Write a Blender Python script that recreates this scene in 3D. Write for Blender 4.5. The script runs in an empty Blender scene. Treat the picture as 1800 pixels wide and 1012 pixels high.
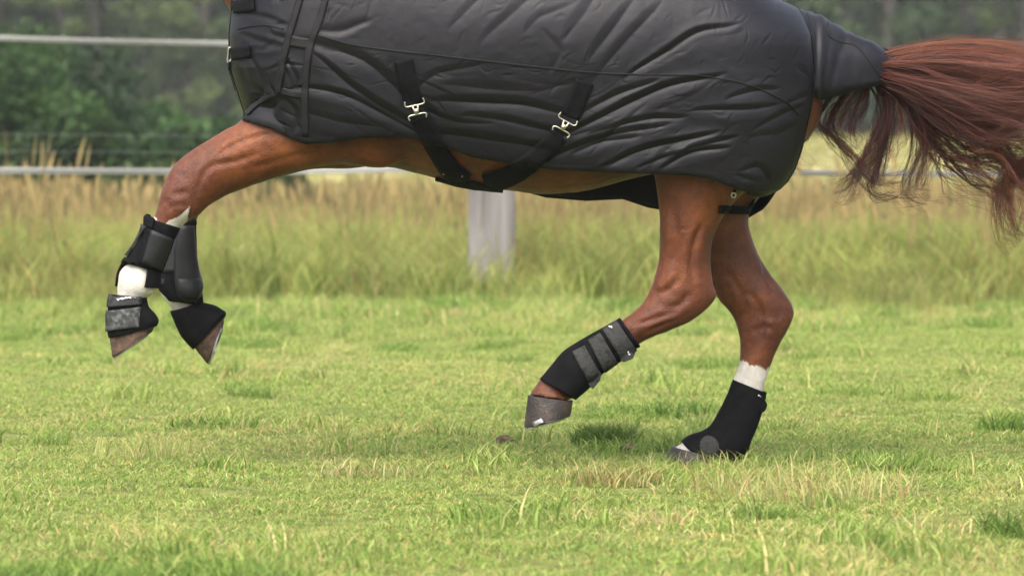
import bpy, bmesh, math, random
import numpy as np
from mathutils import Vector, Matrix
from mathutils.bvhtree import BVHTree

random.seed(7)
RNG = np.random.default_rng(11)
sc = bpy.context.scene
C = sc.collection
R = math.radians

# ------------------------------------------------------------------ camera
FPX = 7440.0                    # focal length in photo pixels (1800 wide)
CAM = Vector((0.0, -12.0, 0.945))
PITCH = math.atan((506 - 235) / FPX)
cam_d = bpy.data.cameras.new('camera')
cam = bpy.data.objects.new('camera', cam_d)
C.objects.link(cam)
cam.location = CAM
cam.rotation_euler = (math.pi / 2 - PITCH, 0, 0)
cam_d.sensor_width = 36.0
cam_d.lens = FPX / 1800 * 36.0
cam_d.clip_end = 3000
cam_d.dof.use_dof = True
cam_d.dof.focus_distance = 11.9
cam_d.dof.aperture_fstop = 5.0
sc.camera = cam

# ------------------------------------------------------------------ sky and sun
SUN_EL, SUN_AZ = 56.0, 200.0     # azimuth measured from +Y, clockwise seen from above
world = bpy.data.worlds.new('World')
sc.world = world
world.use_nodes = True
wn = world.node_tree
wn.nodes.clear()
sky = wn.nodes.new('ShaderNodeTexSky')
sky.sky_type = 'NISHITA'
sky.sun_disc = False
sky.sun_elevation = R(SUN_EL)
sky.sun_rotation = R(SUN_AZ)
sky.air_density = 1.0
sky.dust_density = 6.0
sky.ozone_density = 0.6
hsv = wn.nodes.new('ShaderNodeHueSaturation')
hsv.inputs['Saturation'].default_value = 0.55
bg = wn.nodes.new('ShaderNodeBackground')
bg.inputs['Strength'].default_value = 0.15
wo = wn.nodes.new('ShaderNodeOutputWorld')
wn.links.new(sky.outputs[0], hsv.inputs['Color'])
wn.links.new(hsv.outputs[0], bg.inputs['Color'])
wn.links.new(bg.outputs[0], wo.inputs['Surface'])
sun_d = bpy.data.lights.new('sun', 'SUN')
sun_d.energy = 0.8
sun_d.angle = R(70)
sun_d.color = (1.0, 0.98, 0.95)
sun = bpy.data.objects.new('sun', sun_d)
C.objects.link(sun)
sd = Vector((math.sin(R(SUN_AZ)) * math.cos(R(SUN_EL)), math.cos(R(SUN_AZ)) * math.cos(R(SUN_EL)), math.sin(R(SUN_EL))))
sun.rotation_euler = sd.to_track_quat('Z', 'Y').to_euler()
sc.view_settings.view_transform = 'Standard'
sc.view_settings.look = 'None'
sc.view_settings.gamma = 1.0
sc.view_settings.use_curve_mapping = False
sc.view_settings.exposure = 1.52
sc.cycles.max_bounces = 6
sc.cycles.transparent_max_bounces = 6

# ------------------------------------------------------------------ helpers
FWD = Vector((0, math.cos(PITCH), -math.sin(PITCH)))
UP = Vector((0, math.sin(PITCH), math.cos(PITCH)))

def ray(px, py):
    return Vector((1, 0, 0)) * ((px - 900) / FPX) + UP * ((506 - py) / FPX) + FWD

def P(px, py, Y=0.0):
    d = ray(px, py)
    return CAM + d * ((Y - CAM.y) / d.y)

def ground_at(px, py, z=0.0):
    d = ray(px, py)
    return CAM + d * ((z - CAM.z) / d.z)

def proj(v):
    """world points (n,3) -> photo pixels, to read traced outlines back"""
    q = v - np.array(CAM)
    f = q @ np.array(FWD); u = q @ np.array(UP)
    return np.stack([900 + FPX * q[:, 0] / f, 506 - FPX * u / f], 1)

def tag(o, label=None, cat=None, group=None, kind=None):
    if label: o['label'] = label
    if cat: o['category'] = cat
    if group: o['group'] = group
    if kind: o['kind'] = kind
    return o

def empty(name, loc, label, cat, group=None):
    o = bpy.data.objects.new(name, None)
    o.empty_display_size = 0.1
    C.objects.link(o)
    o.location = loc
    bpy.context.view_layer.update()
    return tag(o, label, cat, group)

def mesh_from(name, verts, faces, smooth=True):
    me = bpy.data.meshes.new(name)
    me.from_pydata([tuple(map(float, v)) for v in verts], [], [tuple(map(int, f)) for f in faces])
    me.validate(); me.update()
    if smooth:
        me.polygons.foreach_set('use_smooth', [True] * len(me.polygons))
    return me

def mesh_np(name, verts, quads, smooth=True):
    """fast path: verts (n,3), quads (m,4) or tris (m,3)"""
    verts = np.asarray(verts, np.float32); quads = np.asarray(quads, np.int32)
    k = quads.shape[1]
    me = bpy.data.meshes.new(name)
    me.vertices.add(len(verts)); me.vertices.foreach_set('co', verts.ravel())
    me.loops.add(quads.size); me.loops.foreach_set('vertex_index', quads.ravel())
    me.polygons.add(len(quads))
    me.polygons.foreach_set('loop_start', np.arange(0, quads.size, k, dtype=np.int32))
    me.update(calc_edges=True); me.validate()
    if smooth:
        me.polygons.foreach_set('use_smooth', [True] * len(me.polygons))
    return me

def add_attr(me, name, data, kind='FLOAT'):
    a = me.attributes.new(name, kind, 'POINT')
    if kind == 'FLOAT':
        a.data.foreach_set('value', np.asarray(data, np.float32).ravel())
    elif kind == 'INT':
        a.data.foreach_set('value', np.asarray(data, np.int32).ravel())
    else:
        a.data.foreach_set('color', np.asarray(data, np.float32).ravel())

def obj(name, me, mat=None, parent=None):
    o = bpy.data.objects.new(name, me)
    C.objects.link(o)
    if mat is not None:
        me.materials.clear(); me.materials.append(mat)
    if parent is not None:
        o.parent = parent
        top = Matrix.Identity(4)
        p = parent; chain = []
        while p: chain.append(p); p = p.parent
        for p in reversed(chain):
            top = top @ p.matrix_parent_inverse @ p.matrix_basis
        o.matrix_parent_inverse = top.inverted()
    return o

def catmull(a, n):
    """a (k,c) control rows -> smooth rows, n per span"""
    a = np.asarray(a, float)
    k = len(a)
    if k == 2:
        t = np.linspace(0, 1, n + 1)[:, None]
        return a[0] * (1 - t) + a[1] * t
    out = []
    for i in range(k - 1):
        p0 = a[i - 1] if i > 0 else 2 * a[0] - a[1]
        p1, p2 = a[i], a[i + 1]
        p3 = a[i + 2] if i + 2 < k else 2 * a[-1] - a[-2]
        for t in np.arange(n) / n:
            out.append(0.5 * ((2 * p1) + (-p0 + p2) * t + (2 * p0 - 5 * p1 + 4 * p2 - p3) * t * t + (-p0 + 3 * p1 - 3 * p2 + p3) * t ** 3))
    out.append(a[-1])
    return np.array(out)

def sections3d(secs):
    """(ax,ay,bx,by,dy,Y) traced edge pairs -> rows of A(3) B(3) dy"""
    rows = []
    for ax, ay, bx, by, dy, Y in secs:
        rows.append(list(P(ax, ay, Y)) + list(P(bx, by, Y)) + [dy])
    return np.array(rows)

def loft(secs, nr=28, sub=5, cap=True, sup=1.0, grow=0.0, th=None, raw=None):
    rows = catmull(sections3d(secs) if raw is None else raw, sub)
    V, F = [], []
    full = th is None
    ths = np.arange(nr) / nr * 2 * math.pi if full else np.linspace(th[0], th[1], nr)
    for r in rows:
        A, B, dy = r[:3], r[3:6], r[6]
        c = (A + B) / 2; e = A - c
        L = np.linalg.norm(e); e = e * (L + grow) / max(L, 1e-6)
        for t in ths:
            ct, st = math.cos(t), math.sin(t)
            ct = math.copysign(abs(ct) ** sup, ct); st = math.copysign(abs(st) ** sup, st)
            V.append(c + e * ct + np.array((0, -(dy + grow) * st, 0)))
    n = len(rows)
    m = nr if full else nr - 1
    for i in range(n - 1):
        for j in range(m):
            a = i * nr + j; b = i * nr + (j + 1) % nr
            F.append((a, b, b + nr, a + nr))
    if cap and full:
        V.append(np.mean(V[:nr], 0)); V.append(np.mean(V[(n - 1) * nr:n * nr], 0))
        c0, c1 = len(V) - 2, len(V) - 1
        for j in range(nr):
            F.append((j, c0, (j + 1) % nr))
            F.append(((n - 1) * nr + (j + 1) % nr, c1, (n - 1) * nr + j))
    return np.array(V), F

def merge(parts):
    V, F, o = [], [], 0
    for v, f in parts:
        V.append(np.asarray(v, float)); F += [tuple(i + o for i in q) for q in f]; o += len(v)
    return np.vstack(V), F

def fix_normals(me):
    bm = bmesh.new(); bm.from_mesh(me)
    bmesh.ops.recalc_face_normals(bm, faces=bm.faces)
    bm.to_mesh(me); bm.free()

def solid(me, t, bevel=0.0):
    """thickness (both ways out of the sheet) by the Solidify modifier, applied"""
    o = bpy.data.objects.new('tmp', me); C.objects.link(o)
    m = o.modifiers.new('s', 'SOLIDIFY'); m.thickness = t; m.offset = 0
    if bevel:
        b = o.modifiers.new('b', 'BEVEL'); b.width = bevel; b.segments = 2; b.limit_method = 'ANGLE'
    dg = bpy.context.evaluated_depsgraph_get()
    n = bpy.data.meshes.new_from_object(o.evaluated_get(dg))
    bpy.data.objects.remove(o)
    n.polygons.foreach_set('use_smooth', [True] * len(n.polygons))
    return n

def bvh_of(me):
    v = [x.co.copy() for x in me.vertices]
    return BVHTree.FromPolygons(v, [tuple(p.vertices) for p in me.polygons])

def hit(bvhs, px, py, Yh=-0.2):
    d = ray(px, py).normalized()
    best = None
    for b in bvhs:
        h = b.ray_cast(CAM, d)
        if h[0] is not None and (best is None or h[3] < best[3]):
            best = h
    if best is not None:
        n = best[1]
        if n.dot(d) > 0: n = -n
        return best[0], n
    q = P(px, py, Yh); best = None
    for b in bvhs:
        h = b.find_nearest(q)
        if best is None or h[3] < best[3]: best = h
    return best[0], (q - best[0]).normalized() if (q - best[0]).length > 1e-5 else best[1]

def patch(quad, bvhs, off=0.003, thick=0.003, nu=8, nv=8, Yh=-0.2, bulge=0.0):
    """a slab laid on a surface; quad = 4 traced corners (or 2 side polylines)"""
    L, Rr = quad if len(quad) == 2 else ((quad[0], quad[3]), (quad[1], quad[2]))
    L = catmull(L, max(1, nv // max(1, len(L) - 1))); Rr = catmull(Rr, max(1, nv // max(1, len(Rr) - 1)))
    n = min(len(L), len(Rr)); V = []; N = []
    for i in range(n):
        for j in range(nu + 1):
            t = j / nu
            q = L[i] * (1 - t) + Rr[i] * t
            p, nn = hit(bvhs, q[0], q[1], Yh)
            b = bulge * math.sin(math.pi * t) ** 0.5 * (math.sin(math.pi * i / (n - 1)) ** 0.5 if n > 1 else 1)
            V.append(np.array(p) + np.array(nn) * (off + b)); N.append(np.array(nn))
    F = [(i * (nu + 1) + j, i * (nu + 1) + j + 1, (i + 1) * (nu + 1) + j + 1, (i + 1) * (nu + 1) + j) for i in range(n - 1) for j in range(nu)]
    me = mesh_from('patch', V, F)
    return solid(me, thick)

def tube(pts, r, ns=8, taper=None, closed=False):
    pts = np.asarray(pts, float); n = len(pts)
    V, F = [], []
    prev = None
    for i in range(n):
        a = pts[(i - 1) % n] if (closed or i > 0) else pts[i]
        b = pts[(i + 1) % n] if (closed or i < n - 1) else pts[i]
        t = b - a; t /= max(np.linalg.norm(t), 1e-9)
        up = np.array((0, 1, 0)) if prev is None else prev
        if abs(t @ up) > 0.97: up = np.array((1, 0, 0.0))
        u = up - t * (t @ up); u /= np.linalg.norm(u); w = np.cross(t, u); prev = u
        rr = r if taper is None else r * taper[i]
        for k in range(ns):
            an = 2 * math.pi * k / ns
            V.append(pts[i] + rr * (u * math.cos(an) + w * math.sin(an)))
    m = n if closed else n - 1
    for i in range(m):
        for k in range(ns):
            a, b = i * ns + k, i * ns + (k + 1) % ns
            c, d = ((i + 1) % n) * ns + (k + 1) % ns, ((i + 1) % n) * ns + k
            F.append((a, b, c, d))
    if not closed:
        F.append(tuple(range(ns))[::-1]); F.append(tuple((n - 1) * ns + k for k in range(ns)))
    return np.array(V), F

def _h(i, j, s):
    h = (i * 374761393 + j * 668265263 + s * 982451653) & 0xffffffff
    h = ((h ^ (h >> 13)) * 1274126177) & 0xffffffff
    return ((h ^ (h >> 16)) & 0xffff) / 65535.0

def vnoise(x, y, s=0):
    x = np.asarray(x, float); y = np.asarray(y, float)
    i = np.floor(x).astype(np.int64); j = np.floor(y).astype(np.int64)
    f = x - i; g = y - j
    f = f * f * f * (f * (f * 6 - 15) + 10); g = g * g * g * (g * (g * 6 - 15) + 10)
    return (_h(i, j, s) * (1 - f) + _h(i + 1, j, s) * f) * (1 - g) + (_h(i, j + 1, s) * (1 - f) + _h(i + 1, j + 1, s) * f) * g

def fbm(x, y, s=0, o=4):
    r = 0; a = 0.5; t = 0
    for k in range(o):
        r = r + a * vnoise(x * 2 ** k, y * 2 ** k, s + k); t += a; a *= 0.5
    return r / t

def stroke_field(px, strokes, sharp=False):
    """sum of traced creases at pixel positions px (n,2): (polyline, width, depth, ridge)"""
    out = np.zeros(len(px))
    for line, w, amp, ridge in strokes:
        L = catmull(np.array(line, float), 4)
        lo = L.min(0) - 5 * w; hi = L.max(0) + 5 * w
        idx = np.where((px[:, 0] > lo[0]) & (px[:, 0] < hi[0]) & (px[:, 1] > lo[1]) & (px[:, 1] < hi[1]))[0]
        if not len(idx): continue
        q = px[idx]
        best = np.full(len(q), 1e9); sgn = np.ones(len(q)); tt = np.zeros(len(q))
        n = len(L) - 1
        for k in range(n):
            a, b = L[k], L[k + 1]; e = b - a; l2 = e @ e
            t = np.clip(((q - a) @ e) / l2, 0, 1)
            dv = q - (a + t[:, None] * e); d = np.hypot(dv[:, 0], dv[:, 1])
            m = d < best
            best[m] = d[m]; sgn[m] = np.sign(e[0] * dv[m, 1] - e[1] * dv[m, 0]); tt[m] = (k + t[m]) / n
        tp = np.clip(np.minimum(tt, 1 - tt) * 4, 0, 1); tp = tp * tp * (3 - 2 * tp)
        sd_ = best * sgn
        f = -np.exp(-(sd_ / w) ** 2) + ridge * np.exp(-((sd_ + 2.0 * w) / (1.5 * w)) ** 2) + 0.5 * abs(ridge) * np.exp(-((sd_ - 2.2 * w) / (1.5 * w)) ** 2)
        if sharp:
            tp = np.sin(math.pi * np.clip(tt, 0, 1)) ** 1.2; w = w * (.4 + .7 * tp)
            q1_ = np.sqrt(sd_ ** 2 + (0.10 * w) ** 2)
            f = -np.exp(-q1_ / (0.85 * w)) * 1.25
            r_ = np.sqrt((sd_ + 1.5 * w) ** 2 + (0.22 * w) ** 2); f += ridge * 1.15 * np.exp(-r_ / (1.1 * w))
            r_ = np.sqrt((sd_ - 2.4 * w) ** 2 + (0.5 * w) ** 2); f += 0.45 * abs(ridge) * np.exp(-r_ / (1.5 * w))
        out[idx] += amp * f * tp
    return out

# ------------------------------------------------------------------ materials
def new_mat(name):
    m = bpy.data.materials.new(name); m.use_nodes = True
    nt = m.node_tree; nt.nodes.clear()
    o = nt.nodes.new('ShaderNodeOutputMaterial')
    b = nt.nodes.new('ShaderNodeBsdfPrincipled')
    nt.links.new(b.outputs[0], o.inputs[0])
    return m, nt, b

def nd(nt, t, **kw):
    n = nt.nodes.new(t)
    for k, v in kw.items():
        if k in n.inputs.keys(): n.inputs[k].default_value = v
        else: setattr(n, k, v)
    return n

def ramp(nt, src, stops):
    r = nt.nodes.new('ShaderNodeValToRGB')
    el = r.color_ramp.elements
    while len(el) > 1: el.remove(el[-1])
    el[0].position = stops[0][0]; el[0].color = (*stops[0][1], 1)
    for p, c in stops[1:]:
        e = el.new(p); e.color = (*c, 1)
    nt.links.new(src, r.inputs[0])
    return r.outputs[0]

def mixc(nt, f, a, b, mode='MIX'):
    m = nt.nodes.new('ShaderNodeMix'); m.data_type = 'RGBA'; m.blend_type = mode
    for s, v in ((m.inputs[0], f), (m.inputs[6], a), (m.inputs[7], b)):
        if isinstance(v, (int, float)): s.default_value = v
        elif isinstance(v, tuple): s.default_value = (*v, 1)
        else: nt.links.new(v, s)
    return m.outputs[2]

def objco(nt):
    return nt.nodes.new('ShaderNodeTexCoord').outputs['Object']

def noise_mat(name, c1, c2, scale=20, rough=0.8, bump=0.3, bscale=None, spec=0.3, dist=0.002, detail=6, c3=None, sheen=0.0):
    m, nt, b = new_mat(name)
    co = objco(nt)
    n = nd(nt, 'ShaderNodeTexNoise', Scale=scale, Detail=detail); nt.links.new(co, n.inputs['Vector'])
    st = [(0.3, c1), (0.7, c2)] if c3 is None else [(0.3, c1), (0.52, c2), (0.72, c3)]
    nt.links.new(ramp(nt, n.outputs[0], st), b.inputs['Base Color'])
    b.inputs['Roughness'].default_value = rough
    b.inputs['Specular IOR Level'].default_value = spec
    if sheen:
        b.inputs['Sheen Weight'].default_value = sheen
    if bump:
        n2 = nd(nt, 'ShaderNodeTexNoise', Scale=bscale or scale * 6, Detail=6); nt.links.new(co, n2.inputs['Vector'])
        bp = nd(nt, 'ShaderNodeBump', Strength=bump, Distance=dist)
        nt.links.new(n2.outputs[0], bp.inputs['Height']); nt.links.new(bp.outputs[0], b.inputs['Normal'])
    return m

M = {}
M['neoprene'] = noise_mat('black_neoprene', (0.0025, 0.0025, 0.003), (0.0065, 0.0065, 0.007), 40, 0.85, 0.5, 500, 0.08, 0.0015)
M['neo_grey'] = noise_mat('worn_grey_hook_tape', (0.012, 0.012, 0.0125), (0.040, 0.040, 0.039), 38, 0.9, 1.0, 150, 0.12, 0.004, c3=(0.026, 0.026, 0.026))
M['neo_mottle'] = noise_mat('mottled_worn_hook_tape', (0.016, 0.016, 0.016), (0.050, 0.052, 0.050), 75, 0.9, 0.8, 600, 0.2, 0.002, c3=(0.12, 0.125, 0.12))
M['shell'] = noise_mat('black_moulded_shell', (0.006, 0.006, 0.0065), (0.012, 0.012, 0.0125), 30, 0.5, 0.3, 300, 0.25, 0.001)
M['webbing'] = noise_mat('black_webbing', (0.002, 0.002, 0.0025), (0.006, 0.006, 0.0065), 60, 0.8, 0.5, 600, 0.1, 0.001)
M['binding'] = noise_mat('black_binding', (0.003, 0.003, 0.0035), (0.008, 0.008, 0.009), 60, 0.65, 0.5, 500, 0.25, 0.001)
M['metal'] = noise_mat('nickel_plated_steel', (0.36, 0.34, 0.25), (0.50, 0.48, 0.38), 30, 0.32, 0.1, 200, 0.5, 0.0005)
M['metal'].node_tree.nodes['Principled BSDF'].inputs['Metallic'].default_value = 1.0
M['shoe'] = noise_mat('worn_horseshoe_steel', (0.28, 0.28, 0.28), (0.50, 0.50, 0.50), 60, 0.35, 0.3, 300, 0.5, 0.001)
M['shoe'].node_tree.nodes['Principled BSDF'].inputs['Metallic'].default_value = 0.9
M['white_mark'] = noise_mat('white_print', (0.7, 0.7, 0.7), (0.8, 0.8, 0.8), 100, 0.6, 0.0)
M['hoof'] = noise_mat('weathered_hoof_horn', (0.009, 0.007, 0.006), (0.022, 0.016, 0.0125), 22, 0.55, 0.8, 160, 0.4, 0.003, c3=(0.044, 0.028, 0.019))
M['hoof_muddy'] = noise_mat('muddy_hoof_horn', (0.03, 0.019, 0.013), (0.075, 0.042, 0.026), 40, 0.75, 0.9, 160, 0.3, 0.004, c3=(0.13, 0.085, 0.06))

# horse coat: chestnut with white markings painted by the attribute 'white'
m, nt, b = new_mat('chestnut_coat'); M['coat'] = m
co = objco(nt)
n1 = nd(nt, 'ShaderNodeTexNoise', Scale=7.0, Detail=5); nt.links.new(co, n1.inputs['Vector'])
base = ramp(nt, n1.outputs[0], [(0.30, (0.060, 0.0158, 0.0048)), (0.55, (0.127, 0.0352, 0.0092)), (0.75, (0.20, 0.062, 0.0170))])
at = nd(nt, 'ShaderNodeAttribute', attribute_name='rough_zone')
base = mixc(nt, at.outputs['Fac'], base, (0.080, 0.0205, 0.0105))
n2 = nd(nt, 'ShaderNodeTexNoise', Scale=55.0, Detail=6); nt.links.new(co, n2.inputs['Vector'])
base = mixc(nt, 0.75, base, ramp(nt, n2.outputs[0], [(0.3, (0.50, 0.50, 0.50)), (0.7, (1.22, 1.15, 1.1))]), 'MULTIPLY')
aw = nd(nt, 'ShaderNodeAttribute', attribute_name='white')
n3 = nd(nt, 'ShaderNodeTexNoise', Scale=260.0, Detail=6); nt.links.new(co, n3.inputs['Vector'])
ad = nd(nt, 'ShaderNodeMath', operation='ADD'); nt.links.new(aw.outputs['Fac'], ad.inputs[0])
sb = nd(nt, 'ShaderNodeMath', operation='MULTIPLY_ADD'); nt.links.new(n3.outputs[0], sb.inputs[0]); sb.inputs[1].default_value = 0.7; sb.inputs[2].default_value = -0.35
nt.links.new(sb.outputs[0], ad.inputs[1])
wf = ramp(nt, ad.outputs[0], [(0.36, (0, 0, 0)), (0.66, (1, 1, 1))])
whitec = ramp(nt, n2.outputs[0], [(0.3, (0.42, 0.38, 0.33)), (0.7, (0.55, 0.52, 0.48))])
nt.links.new(mixc(nt, wf, base, whitec), b.inputs['Base Color'])
b.inputs['Roughness'].default_value = 0.48
b.inputs['Specular IOR Level'].default_value = 0.34
b.inputs['Sheen Weight'].default_value = 0.02
n4 = nd(nt, 'ShaderNodeTexNoise', Scale=260.0, Detail=6); nt.links.new(co, n4.inputs['Vector'])
n5 = nd(nt, 'ShaderNodeTexNoise', Scale=28.0, Detail=3); nt.links.new(co, n5.inputs['Vector'])
bp = nd(nt, 'ShaderNodeBump', Strength=0.9, Distance=0.003); nt.links.new(n4.outputs[0], bp.inputs['Height'])
bp2 = nd(nt, 'ShaderNodeBump', Strength=0.35, Distance=0.006); nt.links.new(n5.outputs[0], bp2.inputs['Height']); nt.links.new(bp.outputs[0], bp2.inputs['Normal'])
nt.links.new(bp2.outputs[0], b.inputs['Normal'])

# rug nylon
m, nt, b = new_mat('black_ripstop_nylon'); M['rug'] = m
co = objco(nt)
n1 = nd(nt, 'ShaderNodeTexNoise', Scale=9.0, Detail=6); nt.links.new(co, n1.inputs['Vector'])
nt.links.new(ramp(nt, n1.outputs[0], [(0.3, (0.0046, 0.0042, 0.0062)), (0.7, (0.0070, 0.0064, 0.0090))]), b.inputs['Base Color'])
b.inputs['Roughness'].default_value = 0.46
b.inputs['Specular IOR Level'].default_value = 0.25
n2 = nd(nt, 'ShaderNodeTexNoise', Scale=38.0, Detail=5, Distortion=0.6); nt.links.new(co, n2.inputs['Vector'])
n3 = nd(nt, 'ShaderNodeTexNoise', Scale=900.0, Detail=2); nt.links.new(co, n3.inputs['Vector'])
bp = nd(nt, 'ShaderNodeBump', Strength=0.10, Distance=0.004); nt.links.new(n2.outputs[0], bp.inputs['Height'])
bp2 = nd(nt, 'ShaderNodeBump', Strength=0.25, Distance=0.0008); nt.links.new(n3.outputs[0], bp2.inputs['Height']); nt.links.new(bp.outputs[0], bp2.inputs['Normal'])
nt.links.new(bp2.outputs[0], b.inputs['Normal'])

# tail hair
m, nt, b = new_mat('chestnut_tail_hair'); M['hair'] = m
ah = nd(nt, 'ShaderNodeAttribute', attribute_name='tint')
nt.links.new(ramp(nt, ah.outputs['Fac'], [(0.0, (0.013, 0.0045, 0.003)), (0.5, (0.064, 0.0140, 0.0070)), (1.0, (0.21, 0.064, 0.023))]), b.inputs['Base Color'])
b.inputs['Roughness'].default_value = 0.42
b.inputs['Specular IOR Level'].default_value = 0.4

def leaf_mat(name, attr, patch_scale, dry, mix=0.5, trans=0.45, rough=0.55, lo=0.80):
    """vegetation: colour from a per-blade attribute, with broad dry patches over the ground"""
    m = bpy.data.materials.new(name); m.use_nodes = True
    nt = m.node_tree; nt.nodes.clear()
    o = nt.nodes.new('ShaderNodeOutputMaterial')
    a = nd(nt, 'ShaderNodeAttribute', attribute_name=attr)
    col = a.outputs['Color']
    if patch_scale:
        g = nt.nodes.new('ShaderNodeNewGeometry')
        n = nd(nt, 'ShaderNodeTexNoise', Scale=patch_scale, Detail=4); nt.links.new(g.outputs['Position'], n.inputs['Vector'])
        f = ramp(nt, n.outputs[0], [(0.42, (0, 0, 0)), (0.68, (mix, mix, mix))])
        col = mixc(nt, f, col, dry)
    oi = nt.nodes.new('ShaderNodeObjectInfo')
    v = ramp(nt, oi.outputs['Random'], [(0.0, (lo, lo * 1.04, lo)), (1.0, (1.16, 1.12, 1.05))])
    col = mixc(nt, 1.0, col, v, 'MULTIPLY')
    d = nt.nodes.new('ShaderNodeBsdfPrincipled'); nt.links.new(col, d.inputs['Base Color'])
    d.inputs['Roughness'].default_value = rough; d.inputs['Specular IOR Level'].default_value = 0.25
    t = nt.nodes.new('ShaderNodeBsdfTranslucent'); nt.links.new(col, t.inputs['Color'])
    ms = nt.nodes.new('ShaderNodeMixShader'); ms.inputs[0].default_value = trans
    nt.links.new(d.outputs[0], ms.inputs[1]); nt.links.new(t.outputs[0], ms.inputs[2]); nt.links.new(ms.outputs[0], o.inputs[0])
    return m

M['grass'] = leaf_mat('short_grass', 'col', 0.9, (0.36, 0.38, 0.13), 0.30)
M['tallgrass'] = leaf_mat('tall_grass', 'col', 0.5, (0.37, 0.34, 0.13), 0.30, lo=0.62)
M['fargrass'] = leaf_mat('far_grass', 'col', 0.10, (0.38, 0.36, 0.13), 0.45, lo=0.55)
M['leaf'] = leaf_mat('broad_leaves', 'col', 0, None, 0, 0.3)
M['bark'] = noise_mat('grey_bark', (0.035, 0.03, 0.026), (0.085, 0.075, 0.066), 6, 0.9, 0.6, 20, 0.2, 0.02)
M['wood'] = None
# weathered post
m, nt, b = new_mat('weathered_grey_timber'); M['wood'] = m
co = objco(nt)
mp = nd(nt, 'ShaderNodeMapping'); mp.inputs['Scale'].default_value = (26, 26, 1.6); nt.links.new(co, mp.inputs['Vector'])
n1 = nd(nt, 'ShaderNodeTexNoise', Scale=1.0, Detail=8); nt.links.new(mp.outputs[0], n1.inputs['Vector'])
nt.links.new(ramp(nt, n1.outputs[0], [(0.28, (0.09, 0.08, 0.074)), (0.5, (0.165, 0.153, 0.145)), (0.72, (0.215, 0.203, 0.193))]), b.inputs['Base Color'])
b.inputs['Roughness'].default_value = 0.9
bp = nd(nt, 'ShaderNodeBump', Strength=0.7, Distance=0.01); nt.links.new(n1.outputs[0], bp.inputs['Height']); nt.links.new(bp.outputs[0], b.inputs['Normal'])
# fence tape: white weave with greyer middle (lengthwise stripes across the height)
m, nt, b = new_mat('white_woven_tape'); M['tape'] = m
av = nd(nt, 'ShaderNodeAttribute', attribute_name='v')
nt.links.new(ramp(nt, av.outputs['Fac'], [(0.0, (0.27, 0.27, 0.25)), (0.28, (0.27, 0.27, 0.25)), (0.4, (0.13, 0.13, 0.125)), (0.6, (0.13, 0.13, 0.125)), (0.72, (0.26, 0.26, 0.24)), (1.0, (0.27, 0.27, 0.25))]), b.inputs['Base Color'])
b.inputs['Roughness'].default_value = 0.7
M['twine'] = noise_mat('thin_grey_twine', (0.16, 0.16, 0.15), (0.22, 0.22, 0.21), 40, 0.7, 0)
M['soil'] = noise_mat('dark_turned_soil', (0.06, 0.045, 0.028), (0.15, 0.115, 0.07), 30, 0.95, 0.9, 80, 0.1, 0.02)

# ground sheet: mown turf near, rough meadow and stubble beyond
m, nt, b = new_mat('meadow_turf'); M['ground'] = m
g = nt.nodes.new('ShaderNodeNewGeometry')
n1 = nd(nt, 'ShaderNodeTexNoise', Scale=14.0, Detail=8); nt.links.new(g.outputs['Position'], n1.inputs['Vector'])
near = ramp(nt, n1.outputs[0], [(0.3, (0.055, 0.060, 0.018)), (0.55, (0.13, 0.15, 0.038)), (0.75, (0.24, 0.22, 0.085))])
n2 = nd(nt, 'ShaderNodeTexNoise', Scale=0.12, Detail=6); nt.links.new(g.outputs['Position'], n2.inputs['Vector'])
far = ramp(nt, n2.outputs[0], [(0.35, (0.16, 0.18, 0.06)), (0.5, (0.30, 0.27, 0.11)), (0.7, (0.40, 0.33, 0.16))])
sx = nt.nodes.new('ShaderNodeSeparateXYZ'); nt.links.new(g.outputs['Position'], sx.inputs[0])
mr = nd(nt, 'ShaderNodeMapRange'); mr.inputs[1].default_value = 9; mr.inputs[2].default_value = 40; nt.links.new(sx.outputs['Y'], mr.inputs[0])
nt.links.new(mixc(nt, mr.outputs[0], near, far), b.inputs['Base Color'])
b.inputs['Roughness'].default_value = 0.95
b.inputs['Specular IOR Level'].default_value = 0.1

# ------------------------------------------------------------------ ground
def ground_z(x, y):
    x = np.asarray(x, float); y = np.asarray(y, float)
    t = np.clip((y - 35) / 70, 0, 1)
    rise = 0.85 * t * t * (3 - 2 * t)
    bump = 0.05 * (fbm(x * 0.7 + 9, y * 0.7 + 3, 5, 3) - 0.5)
    calm = np.exp(-((x - 0.5) ** 2 + (y - 0.1) ** 2) / 1.5)
    return rise + bump * (1 - calm)

ys = np.concatenate([np.linspace(-14, 10, 130), np.linspace(10.4, 120, 160)[0:], np.array([140, 180, 260, 500, 1200, 2500])])
us = np.linspace(-1, 1, 121)
GX, GY = np.meshgrid(us, ys)
half = 6 + np.clip(GY + 12, 0, None) * 0.45 + np.clip(GY - 100, 0, None) * 1.2
GXw = np.sign(GX) * np.abs(GX) ** 1.4 * half
gv = np.stack([GXw.ravel(), GY.ravel(), ground_z(GXw.ravel(), GY.ravel())], 1)
nx = len(us)
ii, jj = np.meshgrid(np.arange(len(ys) - 1), np.arange(nx - 1), indexing='ij')
a = (ii * nx + jj).ravel()
o = obj('meadow_ground', mesh_np('meadow_ground', gv, np.stack([a, a + 1, a + nx + 1, a + nx], 1)), M['ground'])
tag(o, 'flat green pasture ground under the grass', 'ground', kind='structure')

# ------------------------------------------------------------------ grass
def pick(cols, w):
    return cols[RNG.choice(len(cols), p=np.array(w) / sum(w))]

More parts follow.
